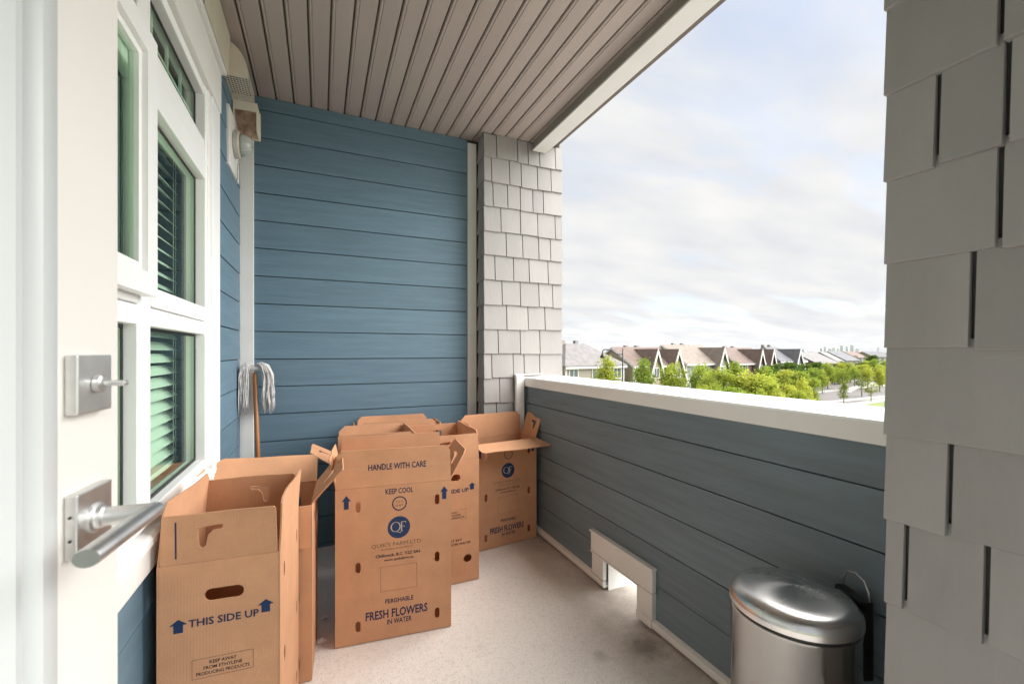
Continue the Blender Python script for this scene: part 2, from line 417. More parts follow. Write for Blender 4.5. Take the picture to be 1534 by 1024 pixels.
# end wall (faces the camera)
bw = empty('end_wall', 'blue lap-siding end wall of the balcony between two cream trim boards', 'wall', (0.3, YB + .1, 0))
box('sheathing', -0.70, 1.70, YB + .004, YB + .20, 0.0, ZC + .05, 'soffit_back', bw)
boards(bw, 'x', YB + .004, -0.367, 0.985, 0.0, ZC - .003, 'siding_x')
box('corner_trim', XL + .001, -0.367, YB - .026, YB + .002, 0.001, ZC - .004, 'trim', bw, .002)
box('edge_trim', 0.985, 1.050, YB - .028, YB + .002, 0.001, ZC - .030, 'trim', bw, .002)

# window wall
WY0, WY1 = -0.35, 2.175     # window frame extents in Y
WZ0, WZ1 = 0.775, 2.33
ww = empty('window_wall', 'blue lap-siding side wall around the large white window', 'wall', (XL - .1, 1.4, 0))
box('sheathing_panel', XL - .20, XL - .003, 2.20, YB + .003, 0.0, ZC + .05, 'soffit_back', ww)
box('sheathing_panel', XL - .20, XL - .003, -.6, 2.20, 0.0, WZ0 - .03, 'soffit_back', ww)
box('sheathing_panel', XL - .20, XL - .003, -.6, 2.20, WZ1 + .02, ZC + .05, 'soffit_back', ww)
boards(ww, 'y+', XL - .003, 2.326, YB - .028, 0.0, ZC - .003, 'siding_y')
boards(ww, 'y+', XL - .003, -.6, 2.325, 2.535, ZC - .003, 'siding_y')
boards(ww, 'y+', XL - .003, -.6, 2.325, 0.0, 0.66, 'siding_y')
box('light_block', XL - .002, XL + .024, 2.60, 2.90, 2.21, 2.52, 'trim', ww, .003)

# door wall behind the camera, doorway open to a plain room
dwl = empty('door_wall', 'blue lap-siding wall around the doorway the open door belongs to', 'wall', (.4, -.2, 0))
box('wall_panel', .86, 1.086, -.345, -.205, 0, ZC, 'soffit_back', dwl); box('wall_panel', -.60, -.31, -.345, -.205, 0, ZC, 'soffit_back', dwl)
box('wall_panel', -.309, .859, -.345, -.205, 2.12, ZC, 'soffit_back', dwl)
for z in LINES:
    if 0 < z < ZC - .1:
        for a, b in ((.95, 1.086),) + (((-.44, .949),) if z > 2.2 else ()):
            v, f = prism([(-.204, 0), (-.186, 0), (-.189, EXPO - .0048), (-.204, EXPO - .0048)], 'x', a, b); o = put('siding_board', [Vector(p) - dwl.location + Vector((0, 0, z)) for p in v], f, 'siding_x', dwl); fixnormals(o)
box('door_casing', .855, .949, -.204, -.18, 0, 2.2, 'vinyl', dwl, .003); box('door_casing', -.40, -.312, -.204, -.18, 0, 2.2, 'vinyl', dwl, .003)
# parapet with a scupper opening
pp = empty('parapet', 'dark blue-grey lap-siding parapet wall under a broad white cap', 'parapet', (1.5, 1.6, 0))
OY0, OY1, OZ = 1.60, 1.863, 0.175
PY0, PY1 = 0.30, 2.858
core = join([boxvf(XP + .003, 1.60, PY0, OY0, 0.0, 1.0), boxvf(XP + .003, 1.60, OY1, PY1, 0.0, 1.0), boxvf(XP + .003, 1.60, OY0, OY1, OZ, 1.0)])
put('core', [Vector(v) - pp.location for v in core[0]], core[1], 'soffit_back', pp)
def pboards(a0, a1, z0, z1): boards(pp, 'y-', XP + .003, a0, a1, z0, z1, 'siding_parapet')
LSAVE = LINES; LINES = [0.0405 + k * EXPO for k in range(-1, 8)]
pboards(PY0, PY1, OZ + .034, 1.001)
pboards(PY0, OY0, 0.03, OZ + .034); pboards(OY1, PY1, 0.03, OZ + .034)
LINES = LSAVE
cp = [(1.355, 1.003), (1.355, 1.060), (1.360, 1.067), (1.640, 1.074), (1.652, 1.068), (1.652, 1.003), (1.600, 1.003), (1.600, 1.001), (XP - .006, 1.001), (XP - .006, 1.003)]
v, f = prism(cp, 'y', PY0, PY1 - .004)
c_ = put('cap', [Vector(p) - pp.location for p in v], f, 'cap', pp); fixnormals(c_)
v, f = join([boxvf(XP - .004, 1.61, OY0 + .0005, OY0 + .006, .001, OZ - .008), boxvf(XP - .004, 1.61, OY1 - .006, OY1 - .0005, .001, OZ - .008), boxvf(XP - .004, 1.61, OY0 + .0065, OY1 - .0065, OZ - .014, OZ - .008)])
put('scupper_liner', [Vector(p) - pp.location for p in v], f, 'vinyl', pp)
# base trim: a ledged strip just above the floor, in two runs
for a, b in ((PY0, 1.500), (1.865, PY1 - .002)):
    v, f = prism([(1.352, .022), (1.350, .046), (1.352, .049), (XP - .008, .056), (XP + .001, .056), (XP + .001, .014), (1.358, .014)], 'y', a, b)
    o = put('base_trim', [Vector(p) - pp.location for p in v], f, 'trim', pp); fixnormals(o)
# scupper surround
TX0, TX1 = 1.346, XP - .016
box('scupper_head', TX0, TX1, 1.492, 1.968, OZ, .276, 'trim', pp, .002)
box('scupper_cap', TX0 - .007, TX1, 1.487, 1.973, .2765, .288, 'trim', pp, .002)
box('scupper_lip', TX0 - .004, TX1 - .003, 1.489, 1.971, OZ - .007, OZ - .0005, 'trim', pp, .001)
box('scupper_jamb', TX0 + .003, TX1 + .02, 1.4975, OY0, .0565, OZ - .0075, 'trim', pp, .002)
box('scupper_jamb', TX0 + .003, TX1 + .02, OY1, 1.963, .0565, OZ - .0075, 'trim', pp, .002)
box('sill_strip', 1.345, 1.369, 1.5005, 1.60, .018, .0555, 'trim', pp, .002)
box('end_board', 1.288, 1.349, 2.812, PY1 - .014, 0.001, 1.083, 'vinyl', pp, .002)
box('end_flashing', 1.284, 1.50, 2.824, PY1 - .011, 1.0845, 1.0905, 'vinyl', pp)

# ------------------------------------------------------------------ shingle pillars
SH = 0.1745
def shingle_face(parent, x0, x1, y, zlist, joints, axis, sgn, wmin=.07, wmax=.16, wrap0=.006, wrap1=.006, seedv=1, gap=.0032):
    """axis 'x': face spans x0..x1 at plane y, outward sgn along Y; axis 'y': spans along Y at plane x=y, outward sgn along X"""
    rnd = random.Random(seedv); o0 = parent.location
    for i, (zb, zt) in enumerate(zlist):
        a = x0 - wrap0; cuts = []
        if joints and i in joints: cuts = list(joints[i])
        else:
            p = a + rnd.uniform(wmin * .6, wmax)
            while p < x1 + wrap1 - wmin * .6:
                cuts.append(p); p += rnd.uniform(wmin, wmax)
        ed = [a] + cuts + [x1 + wrap1]
        for k in range(len(ed) - 1):
            g0 = gap if k > 0 else 0; g1 = gap if k < len(ed) - 2 else 0
            e0, e1 = ed[k] + g0, ed[k + 1] - g1
            dz = rnd.uniform(-.005, .004); off = rnd.uniform(0, .003)
            h = zt - zb
            prof = [(.004, 0), (.0185 + off, 0), (.0195 + off, .0015), (.0085, h), (.001, h)]
            z = zb + dz
            if axis == 'x':
                v, f = prism([(sgn * p_[0], p_[1]) for p_ in prof], 'x', -(e1 - e0) / 2, (e1 - e0) / 2)
                loc = Vector(((e0 + e1) / 2, y, z))
            else:
                v, f = prism([(sgn * p_[0], p_[1]) for p_ in prof], 'y', -(e1 - e0) / 2, (e1 - e0) / 2)
                loc = Vector((y, (e0 + e1) / 2, z))
            s = put('shingle', v, f, 'shingle', parent, loc - o0); fixnormals(s)
def courses(z_known, n0, n1, ztop):
    out = []
    for k in range(n0, n1):
        zb = z_known + k * SH
        if zb > ztop - .02: break
        out.append((max(zb, .002), min(zb + SH + .02, ztop)))
    return out
# back pillar
P2X0, P2X1, P2Y = 1.075, 1.675, 2.872
bp_ = empty('shingled_pillar', 'pale grey shingled pillar at the far end of the parapet beside the blue wall', 'pillar', (1.375, 2.95, 0))
box('core', P2X0 + .0, P2X1, P2Y, 3.34, 0.0, 3.3, 'soffit_back', bp_)
zl = courses(2.634 - 15 * SH, -1, 20, 3.3)
zlc = [(a, min(b, ZC - .004)) for a, b in zl if a < ZC - .03]
shingle_face(bp_, P2X0, P2X1, P2Y, zlc, None, 'x', -1, .085, .175, .018, .018, 5)
shingle_face(bp_, P2Y, YB - .03, P2X0, zlc, None, 'y', -1, .07, .10, -.001, 0, 6)
shingle_face(bp_, P2Y, 3.34, P2X1, zl, None, 'y', 1, .09, .17, -.001, 0, 8)
# near pillar: face towards -X, far edge at Y = .504
P1X, P1Y = 1.088, 0.484
np_ = empty('shingled_pillar', 'taupe grey shingled pillar standing beside the stainless steel bin', 'pillar', (1.35, 0.1, 0))
box('core', P1X, 1.60, -0.45, P1Y, 0.0, 3.3, 'soffit_back', np_)
def yof(x, X=P1X - .016):
    u = (x - CX) / F; return X / (u * cs + sn) * (cs - u * sn)
def zof(x, y, X=P1X - .016):
    u = (x - CX) / F; return CAMZ + (HY - y) / F * X / (u * cs + sn)
zb0 = zof(1330, 650) + .003
nzl = courses(zb0, -6, 12, ZC - .004)
k0 = min(range(len(nzl)), key=lambda i: abs(nzl[i][0] - zb0))
joints = {}
jpx = {4: [1500], 3: [1404], 2: [1497], 1: [1456], 0: [1620], -1: [1422], -2: [1356, 1477], -3: [1590], 5: [1440], 6: [1380, 1520], -4: [1420]}
rj = random.Random(3)
for k, xs in jpx.items():
    if 0 <= k0 + k < len(nzl):
        cuts = sorted(yof(x) for x in xs); p = cuts[0]; pre = []
        while p > -.40:
            p -= rj.uniform(.09, .17); pre.append(p)
        joints[k0 + k] = sorted(c for c in pre if c > -.42) + cuts
shingle_face(np_, -0.45, P1Y, P1X, nzl, joints, 'y', -1, .09, .17, 0, .018, 9, gap=.0046)
shingle_face(np_, P1X, 1.352, P1Y, nzl, None, 'x', 1, .08, .16, -.001, 0, 10)

# ------------------------------------------------------------------ soffit
sf = struct(put('balcony_ceiling', *[[Vector(p) - Vector((.5, 1.3, ZC)) for p in boxvf(-.70, 1.66, -.35, 3.30, ZC + .016, ZC + .45)[0]], boxvf(0, 1, 0, 1, 0, 1)[1]], 'soffit_gap', loc=(.5, 1.3, ZC)))
sp = 0.0981; x = -0.349 - sp * 1; w_ = sp - .0075
prof = [(0, .013), (.0005, .004), (.002, .0005), (.005, -.0015), (.0085, -.0015), (.0115, .0005), (.013, .004), (.0145, .004), (.0165, 0), (w_ - .003, 0), (w_ - .0008, .003), (w_, .013)]
v, f = prism(prof, 'y', -.35, YB - .002)
me = bpy.data.meshes.new('soffit_plank'); me.from_pydata(v, [], f); me.materials.append(MATS['soffit']); me.update()
bm = bmesh.new(); bm.from_mesh(me); bmesh.ops.recalc_face_normals(bm, faces=bm.faces); bm.to_mesh(me); bm.free()
while x < 1.42:
    put('soffit_plank', None, None, None, sf, Vector((x + .006, 0, ZC + random.uniform(-.0006, .0006))) - sf.location, me=me)
    x += sp
sfl = sf.location
box('beam', 1.445, 1.530, -.35, 2.847, 2.748, ZC + .015, 'beam_side', sf, .002, origin=sfl)
box('beam_face', 1.432, 1.545, -.35, 2.8465, 2.736, 2.7475, 'trim', sf, .002, origin=sfl)
box('fascia_board', 1.531, 1.546, -.35, 2.846, 2.7485, 3.2, 'trim', sf, .002, origin=sfl)

# ------------------------------------------------------------------ big window
FX = -0.430      # frame face
win = empty('window', 'large white vinyl window with transom, middle and lower lites beside the open door', 'window', (XL, 1.2, WZ0))
cx_ = -0.415
box('side_casing', XL, cx_, 2.180, 2.324, WZ0 - .09, WZ1 + .001, 'vinyl', win, .003)
box('head_casing', XL, cx_ + .004, -.4, 2.330, WZ1 + .002, 2.515, 'trim', win, .003)
box('drip_cap', XL, cx_ + .022, -.4, 2.345, 2.516, 2.534, 'trim', win, .003)
v, f = prism([(-.50, WZ0 - .004), (-.42, WZ0 - .018), (-.412, WZ0 - .028), (-.412, WZ0 - .045), (-.50, WZ0 - .045)], 'y', -.4, 2.345)
o = put('sill', [Vector(p) - win.location for p in v], f, 'vinyl', win); fixnormals(o)
box('apron', XL, cx_ - .004, -.4, 2.178, WZ0 - .118, WZ0 - .0455, 'trim', win, .003)
ROWS = [(.814, 1.321), (1.431, 1.95), (2.108, 2.292)]
BAYS = [(-.28, .40), (.50, 1.405), (1.500, 2.103)]
gx = -0.462
def frame_piece(name, y0, y1, z0, z1, x0=gx - .03, x1=FX, b=.003): return box(name, x0, x1, y0, y1, z0, z1, 'vinyl', win, b)
frame_piece('frame_stile', 2.104, 2.179, WZ0 + .001, WZ1, x1=FX + .004)
frame_piece('frame_bead', 2.130, 2.160, WZ0 + .002, WZ1 - .002, x0=FX, x1=FX + .009, b=.002)
for a, b in ((1.406, 1.499), (.401, .499)): frame_piece('mullion', a, b, WZ0 + .001, WZ1)
for bi, (a, b) in enumerate(BAYS):
    frame_piece('rail', a, b, WZ0 + .001, ROWS[0][0]); frame_piece('rail', a, b, ROWS[2][1], WZ1)
    frame_piece('rail', a, b, ROWS[0][1], 1.372); frame_piece('rail', a, b, 1.375, ROWS[1][0], x1=FX + .003)
    frame_piece('rail', a, b, ROWS[1][1], 2.028, x1=FX + .003); frame_piece('rail', a, b, 2.031, ROWS[2][0])
    for ri, (z0, z1) in enumerate(ROWS):
        g = box('pane', gx - .004, gx, a, b, z0, z1, 'window_glass', win)
        # rubber gasket just inside the frame
        t = .010
        vv = join([boxvf(gx + .0005, gx + .003, a, a + t, z0, z1), boxvf(gx + .0005, gx + .003, b - t, b, z0, z1),
                   boxvf(gx + .0005, gx + .003, a + t, b - t, z0, z0 + t), boxvf(gx + .0005, gx + .003, a + t, b - t, z1 - t, z1)])
        put('gasket', [Vector(p) - win.location for p in vv[0]], vv[1], 'black_gasket', win)
# casement sash standing proud over the middle bay
sx0, sx1 = FX + .006, FX + .036
s0, s1, sz0, sz1 = .505, 1.425, 1.395, 2.062
sash = put('casement_sash', *(lambda j: ([Vector(p) - win.location for p in j[0]], j[1]))(join([
    boxvf(sx0, sx1, s0, s0 + .07, sz0, sz1), boxvf(sx0, sx1, s1 - .07, s1, sz0, sz1),
    boxvf(sx0, sx1, s0 + .07, s1 - .07, sz0, sz0 + .055), boxvf(sx0, sx1, s0 + .07, s1 - .07, sz1 - .06, sz1)])), 'vinyl', win)
i0, i1, j0, j1 = s0 + .07, s1 - .07, sz0 + .055, sz1 - .06
put('sash_bead', *(lambda j: ([Vector(p) - win.location for p in j[0]], j[1]))(join([
    boxvf(sx0, sx1 - .012, i0, i0 + .02, j0, j1), boxvf(sx0, sx1 - .012, i1 - .02, i1, j0, j1),
    boxvf(sx0, sx1 - .012, i0 + .02, i1 - .02, j0, j0 + .02), boxvf(sx0, sx1 - .012, i0 + .02, i1 - .02, j1 - .02, j1)])), 'vinyl', win)
box('sash_pane', sx0 + .004, sx0 + .008, i0 + .02, i1 - .02, j0 + .02, j1 - .02, 'window_glass', win)
# decorative grille bars between the transom panes
for (a, b) in BAYS[1:]:
    n_ = 4 if b > 2 else 5
    for k in range(1, n_): box('grille_bar', gx - .016, gx - .008, a + (b - a) * k / n_ - .005, a + (b - a) * k / n_ + .005, ROWS[2][0], ROWS[2][1], 'vinyl', win)
    box('grille_bar', gx - .0165, gx - .0085, a, b, 2.195, 2.204, 'vinyl', win)
# room behind the glass
rm = struct(put('room_interior', *join([boxvf(-3.2, -3.1, -.6, 3.0, .05, 2.7), boxvf(-3.1, -.66, -.6, -.55, .05, 2.7), boxvf(-3.1, -.66, 2.6, 2.7, .05, 2.7),
     boxvf(-3.1, -.66, -.55, 2.6, .05, .08), boxvf(-3.1, -.66, -.55, 2.6, 2.65, 2.7)]), 'room_dark'))
jb = struct(put('window_reveal', *join([boxvf(-.649, gx - .032, 2.245, 2.26, WZ0 - .03, WZ1 + .02), boxvf(-.649, gx - .032, -.5, 2.245, WZ0 - .045, WZ0 - .029)]), 'trim'))
# blinds
BY = [(.47, 1.44, 'white slatted blind behind the window bay nearer the open door'), (1.47, 2.205, 'white slatted blind behind the window bay beside the mop')]
for a, b, lab in BY:
    bl = empty('window_blind', lab, 'blind', (-.562, (a + b) / 2, .80), group=None)
    box('head_rail', -.59, -.535, a, b, 2.05, 2.095, 'slat', bl)
    box('bottom_rail', -.585, -.54, a, b, .800, .818, 'slat', bl)
    n = 24; wsl = .025
    th = R(-38)
    vs_ = []; L = b - a
    pr = [(-wsl * math.cos(th), -wsl * math.sin(th)), (0, .0035), (wsl * math.cos(th), wsl * math.sin(th)), (wsl * math.cos(th), wsl * math.sin(th) + .002), (0, .0055), (-wsl * math.cos(th), -wsl * math.sin(th) + .002)]
    v, f = prism(pr, 'y', -L / 2, L / 2)
    me = bpy.data.meshes.new('slat'); me.from_pydata(v, [], f); me.materials.append(MATS['slat']); me.update()
    for k in range(26):
        put('slat', None, None, None, bl, Vector((-.562, (a + b) / 2, .858 + k * .0460)) - bl.location, me=me)
    for yy in (a + .12, b - .055, b - .085):
        v, f = tube([(-.536, yy, .82), (-.536, yy, 2.05)], .0012, 5)
        put('lift_cord', [Vector(p) - bl.location for p in v], f, 'cord', bl)

# ------------------------------------------------------------------ exhaust vent and light
vt = empty('exhaust_vent', 'cream metal exhaust vent hood with mesh grille high on the window wall', 'vent', (XL, 2.65, 2.46))
vo = vt.location
VY0, VY1, VZ = 2.50, 2.735, 2.612
arc = [(XL + .003, 2.795)] + [(XL + .003 + .118 * math.sin(R(t)), VZ + .012 + .165 * math.cos(R(t))) for t in range(10, 91, 10)] + [(XL + .121, VZ), (XL + .003, VZ)]
for yy in (VY0, VY1 - .004):
    v, f = prism(arc, 'y', yy, yy + .004)
    o = put('hood_cheek', [Vector(p) - vo for p in v], f, 'cream', vt); fixnormals(o)
n = len(arc) - 2; sv_ = []; sf_ = []
for i in range(n):
    for yy in (VY0 + .004, VY1 - .004): sv_.append(Vector((arc[i][0], yy, arc[i][1])) - vo)
    for yy in (VY0 + .004, VY1 - .004): sv_.append(Vector((arc[i][0] - .004, yy, arc[i][1] - .004)) - vo)
for i in range(n - 1):
    a = i * 4; b = a + 4
    sf_ += [(a, a + 1, b + 1, b), (a + 2, b + 2, b + 3, a + 3)]
put('hood_shell', sv_, sf_, 'cream', vt, smooth=True)
g0, g1, h0, h1 = XL + .010, XL + .116, VY0 + .006, VY1 - .006
gp_ = []
for k in range(13):
    y = h0 + (h1 - h0) * k / 12; gp_.append(boxvf(g0, g1, y - .0022, y + .0022, VZ + .0005, VZ + .0040))
for k in range(9):
    xx = g0 + (g1 - g0) * k / 8; gp_.append(boxvf(xx - .0022, xx + .0022, h0, h1, VZ + .0010, VZ + .0035))
v, f = join(gp_); put('mesh_grille', [Vector(p) - vo for p in v], f, 'cream', vt)
box('hood_back', XL + .004, XL + .114, VY0 + .005, VY1 - .005, VZ + .03, VZ + .034, 'vent_dark', vt)
# lower outlet box, open towards the camera
q = .004; ox0, ox1, oy0, oy1, oz0, oz1 = XL + .018, XL + .132, VY1 + .001, VY1 + .115, 2.462, VZ + .004
v, f = join([boxvf(ox0, ox1, oy0, oy1, oz1 - q, oz1), boxvf(ox0, ox0 + q, oy0, oy1, oz0, oz1 - q), boxvf(ox1 - q, ox1, oy0, oy1, oz0, oz1 - q),
             boxvf(ox0 + q, ox1 - q, oy0, oy0 + q, oz1 - .05, oz1 - q)])
put('outlet_box', [Vector(p) - vo for p in v], f, 'cream', vt)
box('outlet_flap', ox0 + q, ox1 - q, oy1 - .012, oy1 - .004, oz0 + .003, oz1 - q, 'vent_inside', vt)
box('outlet_lip', ox0 + .0, ox1 + .005, oy1 - .003, oy1 + .002, oz0 - .004, oz1, 'cream', vt, .001)
# mounting strip along the wall in front of the vent
v, f = prism([(XL + .0155, 2.60), (XL + .040, 2.605), (XL + .045, 2.798), (XL + .0155, 2.798)], 'y', 2.02, VY0 - .003)
o = put('mounting_block', [Vector(p) - vo for p in v], f, 'cream', vt); fixnormals(o)

glass_mat('lamp_glass', (0.86, 0.90, 0.86))
mat('lamp_metal', (0.50, 0.47, 0.41), 0.5, var=.15, vscale=20)
lt = empty('bulkhead_light', 'unlit round bulkhead light with ribbed glass under the exhaust vent', 'light', (XL + .0245, 2.745, 2.375))
def rotx(v): return [Vector((p[2], p[1], -p[0])) for p in v]      # lathe axis z -> x
v, f = lathe([(.078, 0), (.082, .004), (.082, .026), (.074, .032), (.068, .034)], 40); o = put('base_ring', rotx(v), f, 'lamp_metal', lt); autosmooth(o)
prof = [(.066, .034)] + [(.066 * math.cos(R(t)) ** .6, .034 + .062 * math.sin(R(t))) for t in range(12, 90, 12)] + [(.006, .096)]
mat('lamp_frost', (0.42, 0.45, 0.42), .25, var=.1, vscale=30)
v, f = lathe(prof, 40); o = put('globe', rotx(v), f, 'lamp_frost', lt, smooth=True)
for k in range(4):
    a = math.pi * k / 4
    pts = [Vector((.035 + .066 * math.sin(R(t)), .070 * math.cos(R(t)) * math.cos(a), .070 * math.cos(R(t)) * math.sin(a))) for t in range(0, 181, 15)]
    v, f = tube(pts, .0028, 6); put('guard_wire', v, f, 'lamp_metal', lt, smooth=True)
v, f = tube([Vector((.068, .052 * math.cos(R(t)), .052 * math.sin(R(t)))) for t in range(0, 361, 20)], .0028, 6); put('guard_ring', v, f, 'lamp_metal', lt, smooth=True)
lt.scale = (.88, .88, .88)
v, f = tube([(.02, .03, -.085), (.014, .03, -.12), (.012, .03, -.20), (.006, .03, -.215)], .0045, 8); put('shadow_strip', v, f, 'lamp_metal', lt, smooth=True)  # grey tube stands in for the mounting plate's edge shadow

# ------------------------------------------------------------------ open door
dr_t = Vector((.098, .9952, 0)); FE = Vector((-.2473, .743, 0))     # face line at free edge
dang = math.atan2(dr_t.y, dr_t.x) - math.pi / 2                     # local +Y = hinge->free edge; local +X = towards camera side
door = empty('open_door', 'cream painted glazed door standing open with satin lever handle', 'door', (FE.x, FE.y, .02), dang)
DW = .90; DT = .044; DH = 2.05
def dbox(name, a0, a1, b0, b1, z0, z1, m, parent=door, bev=.0):
    c = Vector(((a0 + a1) / 2, (b0 + b1) / 2, (z0 + z1) / 2)); v, f = boxvf(a0 - c.x, a1 - c.x, b0 - c.y, b1 - c.y, z0 - c.z, z1 - c.z)
    if bev: v, f = bevel_mesh(v, f, bev)
    return put(name, v, f, m, parent, c)
st = .150
dbox('stile', -DT, 0, -st, 0, 0, DH, 'door_paint', bev=.003); dbox('stile', -DT, 0, -DW, -DW + st, 0, DH, 'door_paint', bev=.003)
dbox('rail', -DT, 0, -DW + st, -st, 0, .28, 'door_paint'); dbox('rail', -DT, 0, -DW + st, -st, DH - .17, DH, 'door_paint')
dbox('pane', -DT * .6, -DT * .5, -DW + st, -st, .28, DH - .17, 'door_glass')
mp_ = [(0.0, -.134), (.006, -.1355), (.012, -.142), (.016, -.150), (.016, -.170), (.011, -.174), (.004, -.176), (.004, -.186), (.010, -.188), (.011, -.196), (.004, -.204), (-.018, -.206), (-.018, -.151), (0, -.151)]
v, f = prism(mp_, 'z', .26, DH - .15); o = put('lite_moulding', v, f, 'door_mould', door); fixnormals(o); autosmooth(o, 30)
v, f = prism([(p[0], -DW - p[1]) for p in mp_], 'z', .26, DH - .15); o = put('lite_moulding', v, f, 'door_mould', door); fixnormals(o); autosmooth(o, 30)
dbox('edge_seal', -DT + .006, -DT + .014, .0005, .004, .01, DH - .01, 'black_gasket')
# deadbolt and lever (parts of the door)
zd, zl_ = 1.213 - .02, 1.055 - .02; sc_ = -.077
db = dbox('deadbolt_plate', .0005, .0125, sc_ - .0335, sc_ + .0335, zd - .0335, zd + .0335, 'satin_nickel', bev=.0015)
v, f = lathe([(.0105, 0), (.0105, .006), (.008, .008)], 28)
put('turn_hub', [Vector((p[2] + .0065, p[1], p[0])) for p in v], f, 'satin_nickel', db, smooth=False)
v, f = bevel_mesh(*boxvf(.014, .036, -.0055, .0055, -.0032, .0032), .0022, 3); put('thumb_turn', v, f, 'satin_nickel', db)
rs = dbox('lever_rose', .0005, .0125, sc_ - .034, sc_ + .034, zl_ - .036, zl_ + .036, 'satin_nickel', bev=.0015)
for dz in (-.014, .012):
    v, f = lathe([(.0016, 0), (.0016, .0006)], 10); put('rose_screw', [Vector((p[0] - .0005, -.0345 - p[2], p[1] + dz)) for p in v], f, 'black_gasket', rs)
v, f = lathe([(.0175, .0055), (.0175, .008), (.0135, .0095), (.0125, .012), (.0125, .0145), (.0108, .016), (.0108, .062)], 32)
o = put('lever_neck', [Vector((p[2], p[1], p[0])) for p in v], f, 'satin_nickel', rs); autosmooth(o)
pts = [(.059, .012 - t * .138, 0) for t in (0, .03, .25, .5, .75, .97, 1)]
v, f = tube(pts, [.0105, .0115, .0115, .0115, .0115, .0115, .0108], 28, .80)
o = put('lever_arm', v, f, 'satin_nickel', rs); autosmooth(o)

# ------------------------------------------------------------------ cardboard boxes
_txt = {}
def text_geo(s, bold=.012):
    k = (s, bold)
    if k in _txt: return _txt[k]
    cu = bpy.data.curves.new('t', 'FONT'); cu.body = s; cu.size = 1.0; cu.offset = bold; cu.resolution_u = 2
    ob = bpy.data.objects.new('t', cu); COL.objects.link(ob)
    dg = bpy.context.evaluated_depsgraph_get(); me = bpy.data.meshes.new_from_object(ob.evaluated_get(dg))
    v = [(p.co.x, p.co.y) for p in me.vertices]; f = [tuple(p.vertices) for p in me.polygons]
    bpy.data.objects.remove(ob); bpy.data.curves.remove(cu); bpy.data.meshes.remove(me)
    x0 = min(p[0] for p in v); x1 = max(p[0] for p in v); y0 = min(p[1] for p in v); y1 = max(p[1] for p in v)
    v = [((p[0] - x0) / (x1 - x0) - .5, (p[1] - y0) / (y1 - y0) - .5) for p in v]
    _txt[k] = (v, f); return v, f
def slot(cx, cy, w, h, n=6):
    r = min(w, h) / 2; pts = []
    dx, dy = w / 2 - r, h / 2 - r
    for q, (sx, sy) in enumerate(((1, 1), (-1, 1), (-1, -1), (1, -1))):
        for k in range(n + 1):
            a = math.pi / 2 * (q + k / n); pts.append((cx + sx * dx + r * math.cos(a), cy + sy * dy + r * math.sin(a)))
    return pts
from mathutils.geometry import delaunay_2d_cdt
WARP = {}
def inside(p, poly):
    c = False; j = len(poly) - 1
    for i in range(len(poly)):
        if (poly[i][1] > p[1]) != (poly[j][1] > p[1]) and p[0] < (poly[j][0] - poly[i][0]) * (p[1] - poly[i][1]) / (poly[j][1] - poly[i][1]) + poly[i][0]: c = not c
        j = i
    return c
rw_ = random.Random(19)
def fkey(O, ex, ey): return tuple(round(q, 4) for v in (O, ex, ey) for q in v)
